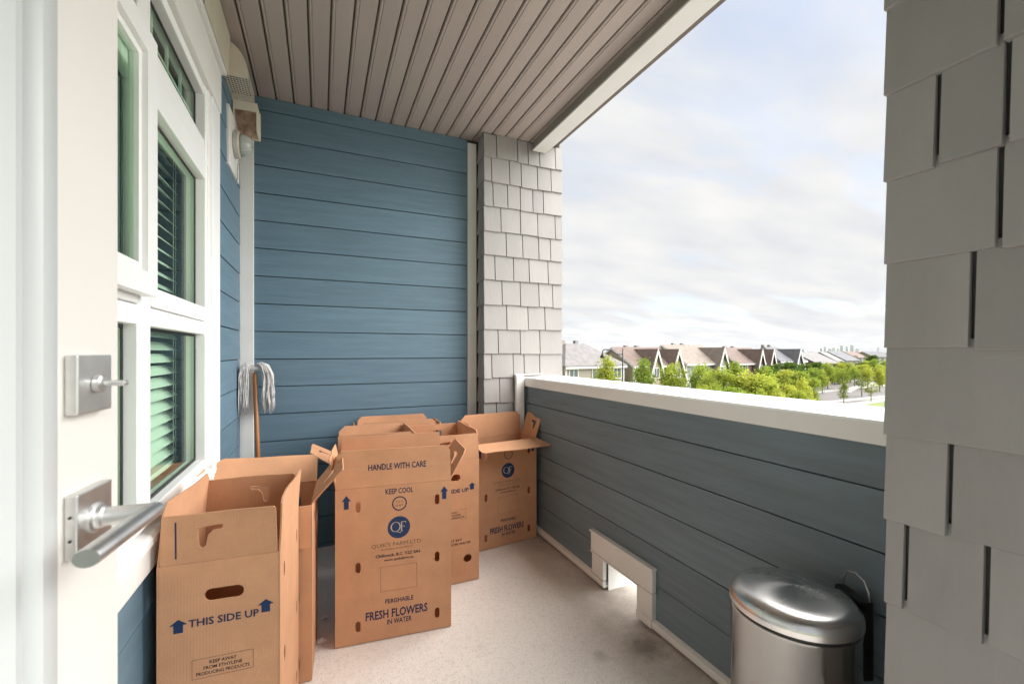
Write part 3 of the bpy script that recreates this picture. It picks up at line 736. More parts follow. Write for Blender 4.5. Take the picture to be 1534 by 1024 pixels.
def panel(name, O, ex, ey, outer, holes, parent, t=.0045, m='cardboard', amp=None, free=False):
    """sheet of board: outer face in the plane (O, ex, ey) and slightly bowed, thickness inwards; free: a flap, hinged at y = 0"""
    O, ex, ey = Vector(O), Vector(ex), Vector(ey); en = ex.cross(ey).normalized()
    x1 = max(p[0] for p in outer); y0 = min(p[1] for p in outer); y1 = max(p[1] for p in outer); x0 = min(p[0] for p in outer)
    amp = rw_.uniform(-.0035, .0045) if amp is None else amp
    p1, p2, p3 = rw_.uniform(0, 6), rw_.uniform(0, 6), rw_.uniform(.4, 1.0)
    curl = rw_.uniform(-.010, .010) if free else 0
    def warp(x, y):
        a = (x - x0) / (x1 - x0); b = (y - y0) / (y1 - y0)
        a = min(1, max(0, a)); b = min(1, max(0, b))
        if free: return b * b * curl * math.cos(3 * a + p1) + b * .002 * math.sin(9 * a + p2)
        e = math.sin(math.pi * a) * math.sin(math.pi * b)
        return amp * e + .0012 * p3 * math.sin(5 * a + p1) * math.sin(6 * b + p2) * min(1, 4 * e)
    WARP[(parent.name, fkey(O, ex, ey))] = warp
    loops = [list(outer)] + [list(h) for h in holes]
    pts = []; edges = []
    for lp in loops:
        s0 = len(pts); lp2 = []
        for i, p in enumerate(lp):
            q = lp[(i + 1) % len(lp)]; n = max(1, int(math.dist(p, q) / .045))
            lp2 += [(p[0] + (q[0] - p[0]) * k / n, p[1] + (q[1] - p[1]) * k / n) for k in range(n)]
        pts += lp2; edges += [(s0 + i, s0 + (i + 1) % len(lp2)) for i in range(len(lp2))]
    st_ = .045; xx = x0 + st_ * .6
    while xx < x1 - st_ * .3:
        yy = y0 + st_ * .6
        while yy < y1 - st_ * .3:
            if inside((xx, yy), outer) and not any(inside((xx, yy), h) for h in holes): pts.append((xx, yy))
            yy += st_
        xx += st_
    r = delaunay_2d_cdt([Vector(p) for p in pts], edges, [], 0, 1e-6)
    P, E, T_ = [tuple(v) for v in r[0]], r[1], r[2]
    tris = []
    for f in T_:
        c = (sum(P[i][0] for i in f) / 3, sum(P[i][1] for i in f) / 3)
        if inside(c, outer) and not any(inside(c, h) for h in holes): tris.append(tuple(f))
    n = len(P)
    V = [O + ex * p[0] + ey * p[1] + en * warp(*p) for p in P] + [O + ex * p[0] + ey * p[1] + en * (warp(*p) - t) for p in P]
    Fc = []; cnt = {}
    for (a, b, c) in tris:
        ar = (P[b][0] - P[a][0]) * (P[c][1] - P[a][1]) - (P[b][1] - P[a][1]) * (P[c][0] - P[a][0])
        if ar < 0: b, c = c, b
        Fc.append((a, b, c)); Fc.append((n + a, n + c, n + b))
        for e in ((a, b), (b, c), (c, a)): cnt[e] = 1
    for (a, b) in cnt:
        if (b, a) not in cnt: Fc.append((b, a, n + a, n + b))
    o = put(name, V, Fc, m, parent); autosmooth(o, 40); return o
def pr_geo(name, O, ex, ey, v2, f, m, parent, lift=.0007):
    O, ex, ey = Vector(O), Vector(ex), Vector(ey); en = ex.cross(ey).normalized()
    g = WARP.get((parent.parent.name, fkey(O, ex, ey))) or (lambda x, y: 0)
    return put(name, [O + ex * p[0] + ey * p[1] + en * (lift + g(*p)) for p in v2], f, m, parent)
def pr_text(fr, s, cx, cy, w, h, m, parent, bold=.012, name='lettering'):
    v, f = text_geo(s, bold); return pr_geo(name, *fr, [(cx + p[0] * w, cy + p[1] * h) for p in v], f, m, parent)
def pr_arrow(fr, cx, cy, w, h, m, parent):
    v = [(-.5, 0.08), (0, .5), (.5, 0.08), (.26, 0.08), (.26, -.5), (-.26, -.5), (-.26, .08)]
    return pr_geo('arrow_mark', *fr, [(cx + p[0] * w, cy + p[1] * h) for p in v], [tuple(range(6, -1, -1))], m, parent)
def pr_frame(fr, cx, cy, w, h, m, parent, t=.0013):
    a = [(-w / 2, -h / 2), (w / 2, -h / 2), (w / 2, h / 2), (-w / 2, h / 2)]; b = [(-w / 2 + t, -h / 2 + t), (w / 2 - t, -h / 2 + t), (w / 2 - t, h / 2 - t), (-w / 2 + t, h / 2 - t)]
    return pr_geo('print_frame', *fr, [(cx + p[0], cy + p[1]) for p in a + b], [(0, 1, 5, 4), (1, 2, 6, 5), (2, 3, 7, 6), (3, 0, 4, 7)], m, parent)
def pr_disc(fr, cx, cy, r0, r1, m, parent, name='logo_disc', lift=.0005):
    n = 40
    if r0 <= 0: v = [(cx + r1 * math.cos(2 * math.pi * k / n), cy + r1 * math.sin(2 * math.pi * k / n)) for k in range(n)]; f = [tuple(range(n))]
    else:
        v = [(cx + r * math.cos(2 * math.pi * k / n), cy + r * math.sin(2 * math.pi * k / n)) for r in (r0, r1) for k in range(n)]
        f = [(k, n + k, n + (k + 1) % n, (k + 1) % n) for k in range(n)]
    return pr_geo(name, *fr, v, f, m, parent, lift)
def wide_print(fr, w, h, p):
    X = lambda f: f * w; Y = lambda d: h - d
    k = w / .49
    pr_text(fr, 'KEEP COOL', X(.535), Y(.026), .118 * k, .024, 'blue_ink', p, .015)
    pr_arrow(fr, X(.09), Y(.056), .036, .058, 'arrow_ink', p); pr_arrow(fr, X(.935), Y(.054), .036, .058, 'arrow_ink', p)
    pr_disc(fr, X(.535), Y(.082), .0265, .0315, 'blue_ink', p, 'print_ring')
    pr_text(fr, '2-5°C', X(.535), Y(.074), .028, .0095, 'brown_ink', p, .01); pr_text(fr, '36-40°F', X(.535), Y(.090), .036, .0095, 'brown_ink', p, .01)
    pr_disc(fr, X(.53), Y(.186), 0, .048, 'disc_ink', p)
    # Q and F of the logo, drawn as thin roman capitals
    q = fr
    n = 32; qx, qy = X(.53) - .014, Y(.183)
    v = []
    for rx, ry in ((.0165, .0195), (.0215, .0215)):
        for i in range(n): a = 2 * math.pi * i / n; v.append((qx + rx * math.cos(a), qy + ry * math.sin(a)))
    f = [(i, n + i, n + (i + 1) % n, (i + 1) % n) for i in range(n)]
    b = len(v); v += [(qx - .002, qy - .018), (qx + .006, qy - .0195), (qx + .026, qy - .0285), (qx + .018, qy - .0275)]; f.append((b, b + 3, b + 2, b + 1))
    def rc(x0, x1, y0, y1):
        b = len(v); v.extend([(qx + x0, qy + y0), (qx + x1, qy + y0), (qx + x1, qy + y1), (qx + x0, qy + y1)]); f.append((b, b + 1, b + 2, b + 3))
    rc(.023, .0275, -.020, .0205); rc(.0195, .031, -.0215, -.0198); rc(.0277, .044, .0185, .0208); rc(.0277, .038, -.001, .0012); rc(.042, .044, .0125, .0183); rc(.0362, .038, -.005, -.0012)
    pr_geo('logo_letters', *q, v, f, 'logo_pale', p, .0013)
    pr_text(fr, "QUIK'S FARM LTD.", X(.515), Y(.258), .215 * k, .021, 'brown_ink', p, -.002)
    pr_text(fr, 'FLOWERS WITH IMPACT', X(.515), Y(.276), .135 * k, .0075, 'brown_ink', p, 0)
    pr_text(fr, 'Chilliwack, B.C. V2Z 0A6', X(.525), Y(.303), .190 * k, .0155, 'dark_ink', p, .014)
    pr_text(fr, 'www.quiksfarm.ca', X(.53), Y(.324), .125 * k, .0140, 'dark_ink', p, .014)
    pr_frame(fr, X(.53), Y(.405), .155 * k, .108, 'brown_ink', p)
    pr_text(fr, 'PERISHABLE', X(.535), Y(.503), .120 * k, .020, 'blue_ink', p, .012)
    pr_text(fr, 'FRESH FLOWERS', X(.515), Y(.556), .262 * k, .038, 'blue_ink', p, .022)
    pr_text(fr, 'IN WATER', X(.535), Y(.593), .105 * k, .022, 'blue_ink', p, .014)
def wide_holes(w, h):
    return [slot(fx * w, h - d, .021, .046) for fx in (.185, .87) for d in (.082, .340, .592)]
def narrow_print(fr, w, h, p):
    k = w / .30; X = lambda f: f * w; Y = lambda d: h - d
    pr_text(fr, 'THIS SIDE UP', X(.53), Y(.166), .172 * k, .0215, 'blue_ink', p, .022)
    pr_arrow(fr, X(.165), Y(.168), .043, .037, 'arrow_ink', p); pr_arrow(fr, X(.875), Y(.150), .043, .037, 'arrow_ink', p)
    pr_frame(fr, X(.52), Y(.295), .150 * k, .054, 'brown_ink', p, .0012)
    for i, (s, ww) in enumerate((('KEEP AWAY', .066), ('FROM ETHYLENE', .094), ('PRODUCING PRODUCTS', .130))):
        pr_text(fr, s, X(.52), Y(.281 + i * .0145), ww * k, .0095, 'dark_ink', p, .012)
    pr_text(fr, 'STORE AT 34°F', X(.50), Y(.432), .120 * k, .014, 'dark_ink', p, .012); pr_text(fr, 'FLOWERS IN WATER', X(.58), Y(.453), .165 * k, .014, 'dark_ink', p, .012)
def narrow_holes(w, h):
    return [slot(.53 * w, h - .095, .096, .034), slot(.80 * w, h - .540, .046, .042)]
def lslot(cx, cy, s=1.0):
    return [(cx + s * p[0], cy + s * p[1]) for p in ((-.030, .012), (.026, .016), (.031, .010), (.026, .003), (.004, .000), (-.006, -.012), (-.012, -.040), (-.020, -.046), (-.027, -.040), (-.030, -.010))]

def make_box(label, loc, rz, w, dp, h=.668, flaps=None, printed=('front',), group='flower shipping boxes', fw=.160, fn=.135):
    """flaps: side -> (angle from upright, outwards positive). Wide faces are front/back, narrow ones left/right"""
    b = empty('cardboard_box', label, 'box', loc, rz, group)
    sides = {'front': ((0, 0, 0), (1, 0, 0), w), 'right': ((w, 0, 0), (0, 1, 0), dp), 'back': ((w, dp, 0), (-1, 0, 0), w), 'left': ((0, dp, 0), (0, -1, 0), dp)}
    T = .0045
    for sd, (O, ex, ln) in sides.items():
        O = Vector(O); ex = Vector(ex); ez = Vector((0, 0, 1)); en = ex.cross(ez)
        wide = sd in ('front', 'back')
        a, c = (0, ln) if wide else (T + .0005, ln - T - .0005)
        bl = .004
        outer = [(a, bl), (c, bl), (c, h), (a, h)]
        holes = wide_holes(ln, h) if wide else narrow_holes(ln, h)
        pn = panel(sd + '_panel' if wide else 'side_panel', O, ex, ez, outer, holes, b, T)
        if sd in printed:
            fr = (O, ex, ez)
            (wide_print if wide else narrow_print)(fr, ln, h, pn)
        fl = (flaps or {}).get(sd)
        if fl is None: continue
        ang, opt = fl if isinstance(fl, tuple) else (fl, {})
        A = R(ang); ey = ez * math.cos(A) + en * math.sin(A)
        O2 = O + ez * (h + .0008)
        if ang > 100: O2 = O2 + en * .004
        L = opt.get('len', fw if wide else fn); ch = opt.get('ch', .022 if wide else .006); tk = opt.get('taper', .004)
        a2, c2 = a + .002, c - .002
        outer = [(a2, 0), (c2, 0), (c2 - tk, L - ch), (c2 - tk - ch, L), (a2 + tk + ch, L), (a2 + tk, L - ch)]
        holes = [] if wide else [lslot(ln * .42, L * .62)]
        if opt.get('split'):
            s = opt['split']; outer = [(a2, 0), (c2, 0), (c2, L - ch), (c2 - ch, L), (a2, L)]
        if opt.get('skew'):
            k = opt['skew']; outer = [(p[0] + k * p[1], p[1]) for p in outer]; holes = [[(p[0] + k * p[1], p[1]) for p in q] for q in holes]
        f_ = panel('flap', O2, ex, ey, outer, holes, b, T, m=opt.get('mat', 'cardboard'), free=True)
        fr2 = (O2, ex, ey)
        if wide and sd in printed and abs(ang) < 60: pr_text(fr2, 'HANDLE WITH CARE', ln * .52, L * .52, .245 * ln / .49, .027, 'blue_ink', f_, .016)
        if wide:   # pressed score line across the flap
            pr_geo('score_line', *fr2, [(a2 + .006, L * .50), (c2 - .006, L * .50), (c2 - .006, L * .50 + .0012), (a2 + .006, L * .50 + .0012)], [(0, 1, 2, 3)], 'kraft_torn', f_)
        elif sd in printed: pr_geo('print_line', *fr2, [(.042, .016), (.046, .016), (.046, L - .018), (.042, L - .018)], [(0, 1, 2, 3)], 'blue_ink', f_)
    panel('bottom_panel', (T + .001, dp - T - .001, .006), (1, 0, 0), (0, -1, 0), [(0, 0), (w - 2 * T - .002, 0), (w - 2 * T - .002, dp - 2 * T - .002), (0, dp - 2 * T - .002)], [], b, T)
    return b

# front left: its narrow side faces the camera (local x runs away from the camera)
A0, A1 = Vector((-.404, 1.452, 0)), Vector((-.107, 1.425, 0))
ra = math.atan2(A1.y - A0.y, A1.x - A0.x)
# local 'left' side must face -Y: rotate so that local -X points to the camera; local +X = away
bA = make_box('open cardboard box under the window reading THIS SIDE UP', (A1.x, A1.y, 0), ra + R(90), .365, (A1 - A0).length,
              flaps={'left': 1, 'right': (-4, {}), 'front': (3, {'ch': .012, 'len': .150}), 'back': (-5, {'ch': .03, 'len': .165})}, printed=('left', 'right'))
# behind it, front flap hanging down outside
bG = make_box('open cardboard box between the mop and the THIS SIDE UP box, front flap folded down', (-.443, 1.827, 0), R(-3.0), .415, .325,
              flaps={'front': (178, {'len': .155, 'ch': .004}), 'back': (52, {}), 'right': (40, {'len': .17, 'skew': -.1}), 'left': 8})
# middle front box, full print
B0, B1 = Vector((.057, 1.958, 0)), Vector((.545, 1.905, 0))
bB = make_box('tall cardboard box with upright HANDLE WITH CARE flap standing on the deck', (B0.x, B0.y, 0), math.atan2(B1.y - B0.y, B1.x - B0.x), (B1 - B0).length, .325,
              flaps={'front': (-1, {}), 'back': (2, {'ch': .003}), 'right': (32, {'len': .145, 'ch': .02, 'skew': .12}), 'left': (12, {})}, printed=('front', 'right'))
bC = make_box('cardboard box squeezed in directly behind the HANDLE WITH CARE box', (.075, 2.320, 0), R(-3), .375, .30,
              flaps={'back': (4, {'ch': .03}), 'left': (58, {'len': .15}), 'right': (14, {}), 'front': (-3, {'ch': .004})}, printed=())
bD = make_box('narrow-side cardboard box with a round hole near its foot, beside the corner box', (.800, 2.244, 0), R(90), .40, .330,
              flaps={'left': (0, {}), 'front': (-2, {'len': .15}), 'back': (6, {}), 'right': (-6, {})}, printed=('left', 'right', 'back'))
bF = make_box('rearmost cardboard box with its back flap against the blue wall', (.215, 2.695, 0), R(0), .46, .265,
              flaps={'back': (0, {'ch': .025}), 'right': (16, {}), 'left': (12, {}), 'front': (-2, {})}, printed=('front',))
e0, e1 = Vector((.868, 2.538, 0)), Vector((1.347, 2.592, 0))
bE = make_box('cardboard box in the parapet corner with its front flap bent outwards', (e0.x, e0.y, 0), math.atan2(e1.y - e0.y, e1.x - e0.x), (e1 - e0).length - .012, .205,
              flaps={'front': (97, {'ch': .012, 'taper': -.012}), 'back': (1, {'ch': .03}), 'right': (20, {'len': .16}), 'left': (10, {})})
# torn white patch on the leaning flap and scraps on the deck
rs_ = random.Random(4)
for i, (sx, sy) in enumerate(((.015, 2.20), (.006, 2.03))):
    n = 9; v = []; f = []
    for k in range(n):
        a = 2 * math.pi * k / n; r = .022 * rs_.uniform(.6, 1.2)
        v.append((r * math.cos(a), r * .7 * math.sin(a), rs_.uniform(.002, .012)))
    v.append((0, 0, .022)); v.append((0, 0, .001)); f = [(k, (k + 1) % n, n) for k in range(n)] + [((k + 1) % n, k, n + 1) for k in range(n)]
    tag(put('paper_scrap', v, f, 'paper_scrap', loc=(sx, sy, 0)), 'crumpled white paper scrap on the deck in the dark gap between boxes', 'scrap', 'paper scraps between the boxes')

# ------------------------------------------------------------------ mop
mopt = Vector((-.352, 2.925, 1.13)); mopb = Vector((-.30, 2.80, .002))
mop = empty('string_mop', 'string mop with wooden handle propped head-up in the corner', 'mop', mopb)
v, f = tube([mopb - mopb, (mopt - mopb) * .5, (mopt - mopb) * .985, (mopt - mopb)], [.0125, .0125, .0125, .010], 14)
put('handle', v, f, 'wood_handle', mop, smooth=True)
v, f = tube([(mopt - mopb) + Vector((-.045, 0, .018)), (mopt - mopb) + Vector((-.02, -.004, .026)), (mopt - mopb) + Vector((.02, -.004, .026)), (mopt - mopb) + Vector((.045, 0, .018))], [.012, .017, .017, .012], 12)
put('clamp', v, f, 'mop_string', mop, smooth=True)
rm_ = random.Random(11); parts = []
for k in range(190):
    sgn = -1 if k % 2 else 1
    sx = sgn * rm_.uniform(.012, .050); y0 = rm_.uniform(-.028, .022)
    wid = sgn * rm_.uniform(.028, .074) + .006; ln = rm_.uniform(.16, .275)
    p0 = mopt - mopb + Vector((sx * .3, y0 * .4, .022 + rm_.uniform(0, .02)))
    pts = [p0 - Vector((sgn * .02, 0, .01)), p0 + Vector((wid * .35, y0 * .5, .018)), p0 + Vector((wid * .75, y0, .004))]
    x = wid; 
    for j in range(1, 6):
        x += rm_.uniform(-.006, .006) + sgn * .001
        pts.append(p0 + Vector((x, y0 + rm_.uniform(-.006, .006), -ln * j / 5)))
    r = rm_.uniform(.0018, .0034)
    # keep strings off the two walls
    base = mopb
    pts = [Vector((max(p.x, XL + .022 - base.x), min(p.y, YB - .034 - base.y), p.z)) for p in pts]
    parts.append(tube(pts, [r] * (len(pts) - 1) + [r * .5], 5))
v, f = join(parts); put('string_head', v, f, 'mop_string', mop, smooth=True)

# ------------------------------------------------------------------ bin
bin_ = empty('pedal_bin', 'round brushed stainless steel pedal bin against the parapet', 'bin', (1.162, .752, 0))
v, f = lathe([(.150, .0), (.152, .004), (.152, .022), (.149, .024)], 64); o = put('base_ring', v, f, 'black_plastic', bin_); autosmooth(o)
v, f = lathe([(.146, .024), (.1465, .03), (.1485, .30), (.149, .545), (.1500, .550), (.1500, .556), (.147, .558)], 96); o = put('body', v, f, 'steel_body', bin_); autosmooth(o, 40)
v, f = lathe([(.1460, .5582), (.1460, .566)], 64); o = put('rim_seal', v, f, 'black_plastic', bin_); autosmooth(o)
pl = [(.1505, .5662), (.1525, .567), (.1525, .571), (.1522, .580)]
for t in range(0, 73, 8): pl.append((.105 + .047 * math.cos(R(t)), .580 + .034 * math.sin(R(t)) ** 1.15))
pl += [(.105, .6150), (.085, .6185), (.06, .6215), (.03, .6235), (.006, .6242)]
v, f = lathe(pl, 96); o = put('lid', v, f, 'steel_lid', bin_); autosmooth(o, 50)
hd = Vector((.9135, -.4067, 0)); hp = Vector((-hd.y, hd.x, 0))
def hb(name, r0, r1, w, z0, z1, m, bev=.004):
    v, f = boxvf(r0, r1, -w / 2, w / 2, z0, z1); v, f = bevel_mesh(v, f, bev)
    return put(name, [hd * p[0] + hp * p[1] + Vector((0, 0, p[2])) for p in v], f, m, bin_)
hb('hinge_housing', .1495, .178, .10, .40, .602, 'black_plastic')
v, f = tube([hd * .170 + hp * y + Vector((0, 0, z)) for y, z in ((-.045, .603), (-.042, .625), (-.028, .648), (0, .656), (.028, .648), (.042, .625), (.045, .603))], .0019, 8)
put('lift_wire', v, f, 'satin_nickel', bin_, smooth=True)
v, f = boxvf(-.03, .03, -.185, -.150, .006, .016); v, f = bevel_mesh(v, f, .003); put('pedal', [(-p[1], p[0] * -1, p[2]) if False else tuple(-(hd * -p[1]) + hp * p[0] + Vector((0, 0, p[2]))) for p in v], f, 'black_plastic', bin_)

# ------------------------------------------------------------------ outside: ground, streets
GZ = -7.2; CH = CAMZ - GZ
mat('grass', (0.14, 0.19, 0.04), 0.95, var=.3, vscale=.05, vcol=(.18, .21, .06), dirt=.3, dscale=.6, dcol=(.12, .19, .03))
mat('asphalt', (0.15, 0.135, 0.13), 0.9, var=.15, vscale=.5)
mat('concrete', (0.36, 0.345, 0.325), 0.85, var=.1, vscale=1)
struct(put('bounce_paving', [(-40, -40, GZ + .02), (30, -40, GZ + .02), (30, 30, GZ + .02), (-40, 30, GZ + .02)], [(0, 1, 2, 3)], 'concrete'))  # unseen pale paving added below the balcony to bounce neutral light
g = struct(put('ground', [(-4000, -4000, GZ), (9000, -4000, GZ), (9000, 12000, GZ), (-4000, 12000, GZ)], [(0, 1, 2, 3)], 'grass'))
def gpx(x, y, z=GZ):
    d = (CAMZ - z) / ((y - HY) / F); return W(x, y, d)
def strip(name, pts, wd, z, m):
    pts = [Vector((p.x, p.y, 0)) for p in pts]; V = []; Fc = []
    for i, p in enumerate(pts):
        t = (pts[min(i + 1, len(pts) - 1)] - pts[max(i - 1, 0)]).normalized(); nn = Vector((-t.y, t.x, 0))
        V += [p + nn * wd / 2 + Vector((0, 0, z)), p - nn * wd / 2 + Vector((0, 0, z)), p + nn * wd / 2 + Vector((0, 0, GZ - .05)), p - nn * wd / 2 + Vector((0, 0, GZ - .05))]
    for i in range(len(pts) - 1):
        a = i * 4; b = a + 4; Fc += [(a, a + 1, b + 1, b), (a, b, b + 2, a + 2), (a + 1, a + 3, b + 3, b + 1)]
    return struct(put(name, V, Fc, m))
rowdir = LD(.85, .53); frontn = LD(.53, -.85)
H1c = LD((893 - CX) / F * 74, 74)
def rowpt(s, off=0.0): return H1c + rowdir * s + frontn * off
strip('street', [rowpt(s, 19) for s in (-60, 0, 60, 130, 260)], 9.0, GZ + .02, 'asphalt')
strip('pavement', [rowpt(s, 12.6) for s in (-60, 0, 60, 130, 260)], 1.8, GZ + .13, 'concrete')
strip('pavement', [rowpt(s, 25.6) for s in (-60, 0, 60, 130, 260)], 1.8, GZ + .13, 'concrete')
side = [gpx(1236, 612), gpx(1245, 598), gpx(1256, 580), gpx(1276, 566), gpx(1320, 557), gpx(1420, 551)]
strip('street', side, 9.5, GZ + .03, 'asphalt')
strip('pavement', [gpx(1190, 606), gpx(1262, 601), gpx(1330, 594), gpx(1420, 588)], 1.6, GZ + .14, 'concrete')
strip('pavement', [gpx(1265, 588), gpx(1286, 578), gpx(1330, 568), gpx(1430, 560)], 1.6, GZ + .14, 'concrete')

# ------------------------------------------------------------------ houses
WALLC = {'grey': (.36, .34, .32), 'taupe': (.40, .35, .29), 'tan': (.47, .40, .30), 'brick': (.26, .16, .135), 'sage': (.33, .35, .30), 'pale': (.58, .57, .53), 'brown': (.27, .20, .16)}
for k, c in WALLC.items(): mat('hwall_' + k, tuple(q * .72 for q in c), .8, var=.10, vscale=.6, bump=.6, bscale=1.2, stretch=(.3, .3, 14))
ROOFC = {'grey': (.30, .28, .275), 'red': (.27, .195, .165), 'tan': (.36, .30, .25), 'slate': (.22, .22, .235)}
for k, c in ROOFC.items(): mat('hroof_' + k, tuple(q * .68 for q in c), .9, var=.22, vscale=1.2, bump=.6, bscale=5)
mat('hwhite', (.60, .595, .57), .6); mat('hpane', (.10, .12, .14), .08, spec=.8); mat('hdoor', (.42, .07, .04), .5); mat('hvent', (.2, .2, .2), .6)
ROWROT = math.atan2(rowdir.y, rowdir.x)
def house(label, pos, rot, L, D, hw, rise, wall, roof, gables=(), wins=(), endwins=(), door=None, hip=0.0, group='houses along the street', detail=True, gz=GZ):
    h = empty('row_house', label, 'house', (pos.x, pos.y, gz - .3), rot, group)
    z0 = 0; hw += .3
    pf = [(0, z0), (D, z0), (D, hw), (D / 2, hw + rise), (0, hw)]
    if not hip: v, f = prism(pf, 'x', -L / 2, L / 2)
    else: v, f = boxvf(-L / 2, L / 2, 0, D, z0, hw)
    o = put('wall', v, f, 'hwall_' + wall, h); fixnormals(o)
    ov, th = .45, .22; k = rise / (D / 2)
    if not hip:
        rp = [(-ov, hw - ov * k + .03), (D / 2, hw + rise + .03), (D + ov, hw - ov * k + .03), (D + ov, hw - ov * k + .03 + th), (D / 2, hw + rise + .03 + th), (-ov, hw - ov * k + .03 + th)]
        v, f = prism(rp, 'x', -L / 2 - .35, L / 2 + .35)
    else:
        a = [(-L / 2 - ov, -ov), (L / 2 + ov, -ov), (L / 2 + ov, D + ov), (-L / 2 - ov, D + ov)]
        v = [(p[0], p[1], hw - .1) for p in a] + [(p[0], p[1], hw + .08) for p in a] + [(-L / 2 + hip, D / 2, hw + rise), (L / 2 - hip, D / 2, hw + rise)]
        f = [(3, 2, 1, 0), (0, 1, 5, 4), (1, 2, 6, 5), (2, 3, 7, 6), (3, 0, 4, 7), (4, 5, 9, 8), (5, 6, 9), (6, 7, 8, 9), (7, 4, 8)]
    rf = put('roof', v, f, 'hroof_' + roof, h); fixnormals(rf)
    if not detail: 
        for (x, z, w, hh) in wins:
            wn_ = put('window', *boxvf(x - w / 2, x + w / 2, -.06, .02, z - hh / 2 + .3, z + hh / 2 + .3), 'hpane', h)
        return h
    # roof vents
    for q, xx in enumerate((-L * .18, L * .05)):
        v, f = boxvf(xx - .35, xx + .35, D * .5 + .3, D * .5 + 1.0, hw + rise - .6, hw + rise + .55); put('chimney' if q == 0 else 'roof_vent', v, f, 'hwall_taupe' if q == 0 else 'hvent', rf)
    if not hip:
        for sx in (-1, 1):   # white rake boards on the gable ends
            x0 = sx * (L / 2 + .36)
            rb = [(-ov, hw - ov * k - .20), (D / 2, hw + rise - .20), (D + ov, hw - ov * k - .20), (D + ov, hw - ov * k + .20), (D / 2, hw + rise + .20), (-ov, hw - ov * k + .20)]
            v, f = prism(rb, 'x', min(x0, x0 + sx * .07), max(x0, x0 + sx * .07)); o = put('rake_board', v, f, 'hwhite', rf); fixnormals(o)
    put('eave_board', *boxvf(-L / 2 - .35, L / 2 + .35, -ov - .08, -ov - .01, hw - ov * k - .12, hw - ov * k + .2), 'hwhite', rf)
    def window(x, y, z, w, hh, ax='x'):
        z += .3
        if ax == 'x':
            fr = join([boxvf(x - w / 2 - .13, x + w / 2 + .13, y - .09, y + .02, z - hh / 2 - .16, z - hh / 2), boxvf(x - w / 2 - .13, x + w / 2 + .13, y - .09, y + .02, z + hh / 2, z + hh / 2 + .16),
                       boxvf(x - w / 2 - .13, x - w / 2, y - .09, y + .02, z - hh / 2, z + hh / 2), boxvf(x + w / 2, x + w / 2 + .13, y - .09, y + .02, z - hh / 2, z + hh / 2),
                       boxvf(x - .05, x + .05, y - .08, y + .02, z - hh / 2, z + hh / 2)])
            pn = boxvf(x - w / 2, x + w / 2, y - .04, y + .015, z - hh / 2, z + hh / 2)
        else:
            fr = join([boxvf(x - .09, x + .02, y - w / 2 - .13, y + w / 2 + .13, z - hh / 2 - .16, z - hh / 2), boxvf(x - .09, x + .02, y - w / 2 - .13, y + w / 2 + .13, z + hh / 2, z + hh / 2 + .16),
                       boxvf(x - .09, x + .02, y - w / 2 - .13, y - w / 2, z - hh / 2, z + hh / 2), boxvf(x - .09, x + .02, y + w / 2, y + w / 2 + .13, z - hh / 2, z + hh / 2)])
            pn = boxvf(x - .04, x + .015, y - w / 2, y + w / 2, z - hh / 2, z + hh / 2)
        wo = put('window', *fr, 'hwhite', h); put('pane', *pn, 'hpane', wo)
    for (xc, w, zt, dpt) in gables:   # steep front cross gables
        zb = hw - 2.6
        prf = [(xc - w / 2, z0), (xc + w / 2, z0), (xc + w / 2, zb), (xc, zt), (xc - w / 2, zb)]
        v, f = prism(prf, 'y', -dpt, D * .45); o = put('front_gable', v, f, 'hwall_' + wall, h); fixnormals(o)
        kk = (zt - zb) / (w / 2); e = .35
        rp = [(xc - w / 2 - e, zb - e * kk + .02), (xc, zt + .02), (xc + w / 2 + e, zb - e * kk + .02), (xc + w / 2 + e, zb - e * kk + .32), (xc, zt + .34), (xc - w / 2 - e, zb - e * kk + .32)]
        v, f = prism(rp, 'y', -dpt - .35, D * .48); o = put('gable_roof', v, f, 'hroof_' + roof, h); fixnormals(o)
        rb = [(xc - w / 2 - e - .05, zb - e * kk - .10), (xc - w / 2 - e + .30, zb - e * kk - .10), (xc, zt - .55), (xc + w / 2 + e - .30, zb - e * kk - .10), (xc + w / 2 + e + .05, zb - e * kk - .10), (xc, zt + .40)]
        v, f = prism(rb, 'y', -dpt - .50, -dpt - .36); o = put('barge_board', v, f, 'hwhite', h); fixnormals(o)
    for (x, z, w, hh, y) in wins: window(x, y, z, w, hh)
    for (y, z, w, hh) in endwins: window(-L / 2, y, z, w, hh, 'y')
    for (x, w, zz) in [(-L / 2 + .06, .22, 0), (L / 2 - .06, .22, 0)]:
        put('corner_board', *boxvf(x - w / 2, x + w / 2, -.05, .2, 0, hw - .3), 'hwhite', h)
    put('belt_board', *boxvf(-L / 2, L / 2, -.04, .01, 3.0, 3.25), 'hwhite', h)
    if door:
        x, y = door
        d_ = put('door', *boxvf(x - .5, x + .5, y - .07, y + .02, .6, 2.7), 'hdoor', h); put('door_frame', *join([boxvf(x - .68, x - .5, y - .09, y + .01, .6, 2.85), boxvf(x + .5, x + .68, y - .09, y + .01, .6, 2.85), boxvf(x - .5, x + .5, y - .09, y + .01, 2.7, 2.85)]), 'hwhite', d_)
        v, f = prism([(-1.9 + y, 3.0), (y, 3.75), (y, 3.6), (-1.9 + y, 2.82)], 'x', x - 1.5, x + 1.5); o = put('porch_roof', v, f, 'hroof_' + roof, h); fixnormals(o)
        for sx in (-1.35, 1.35): put('porch_post', *boxvf(x + sx - .12, x + sx + .12, y - 1.8, y - 1.56, 0, 2.9), 'hwhite', h)
        put('porch_step', *boxvf(x - 1.5, x + 1.5, y - 1.9, y, 0, .6), 'concrete', h)
    return h
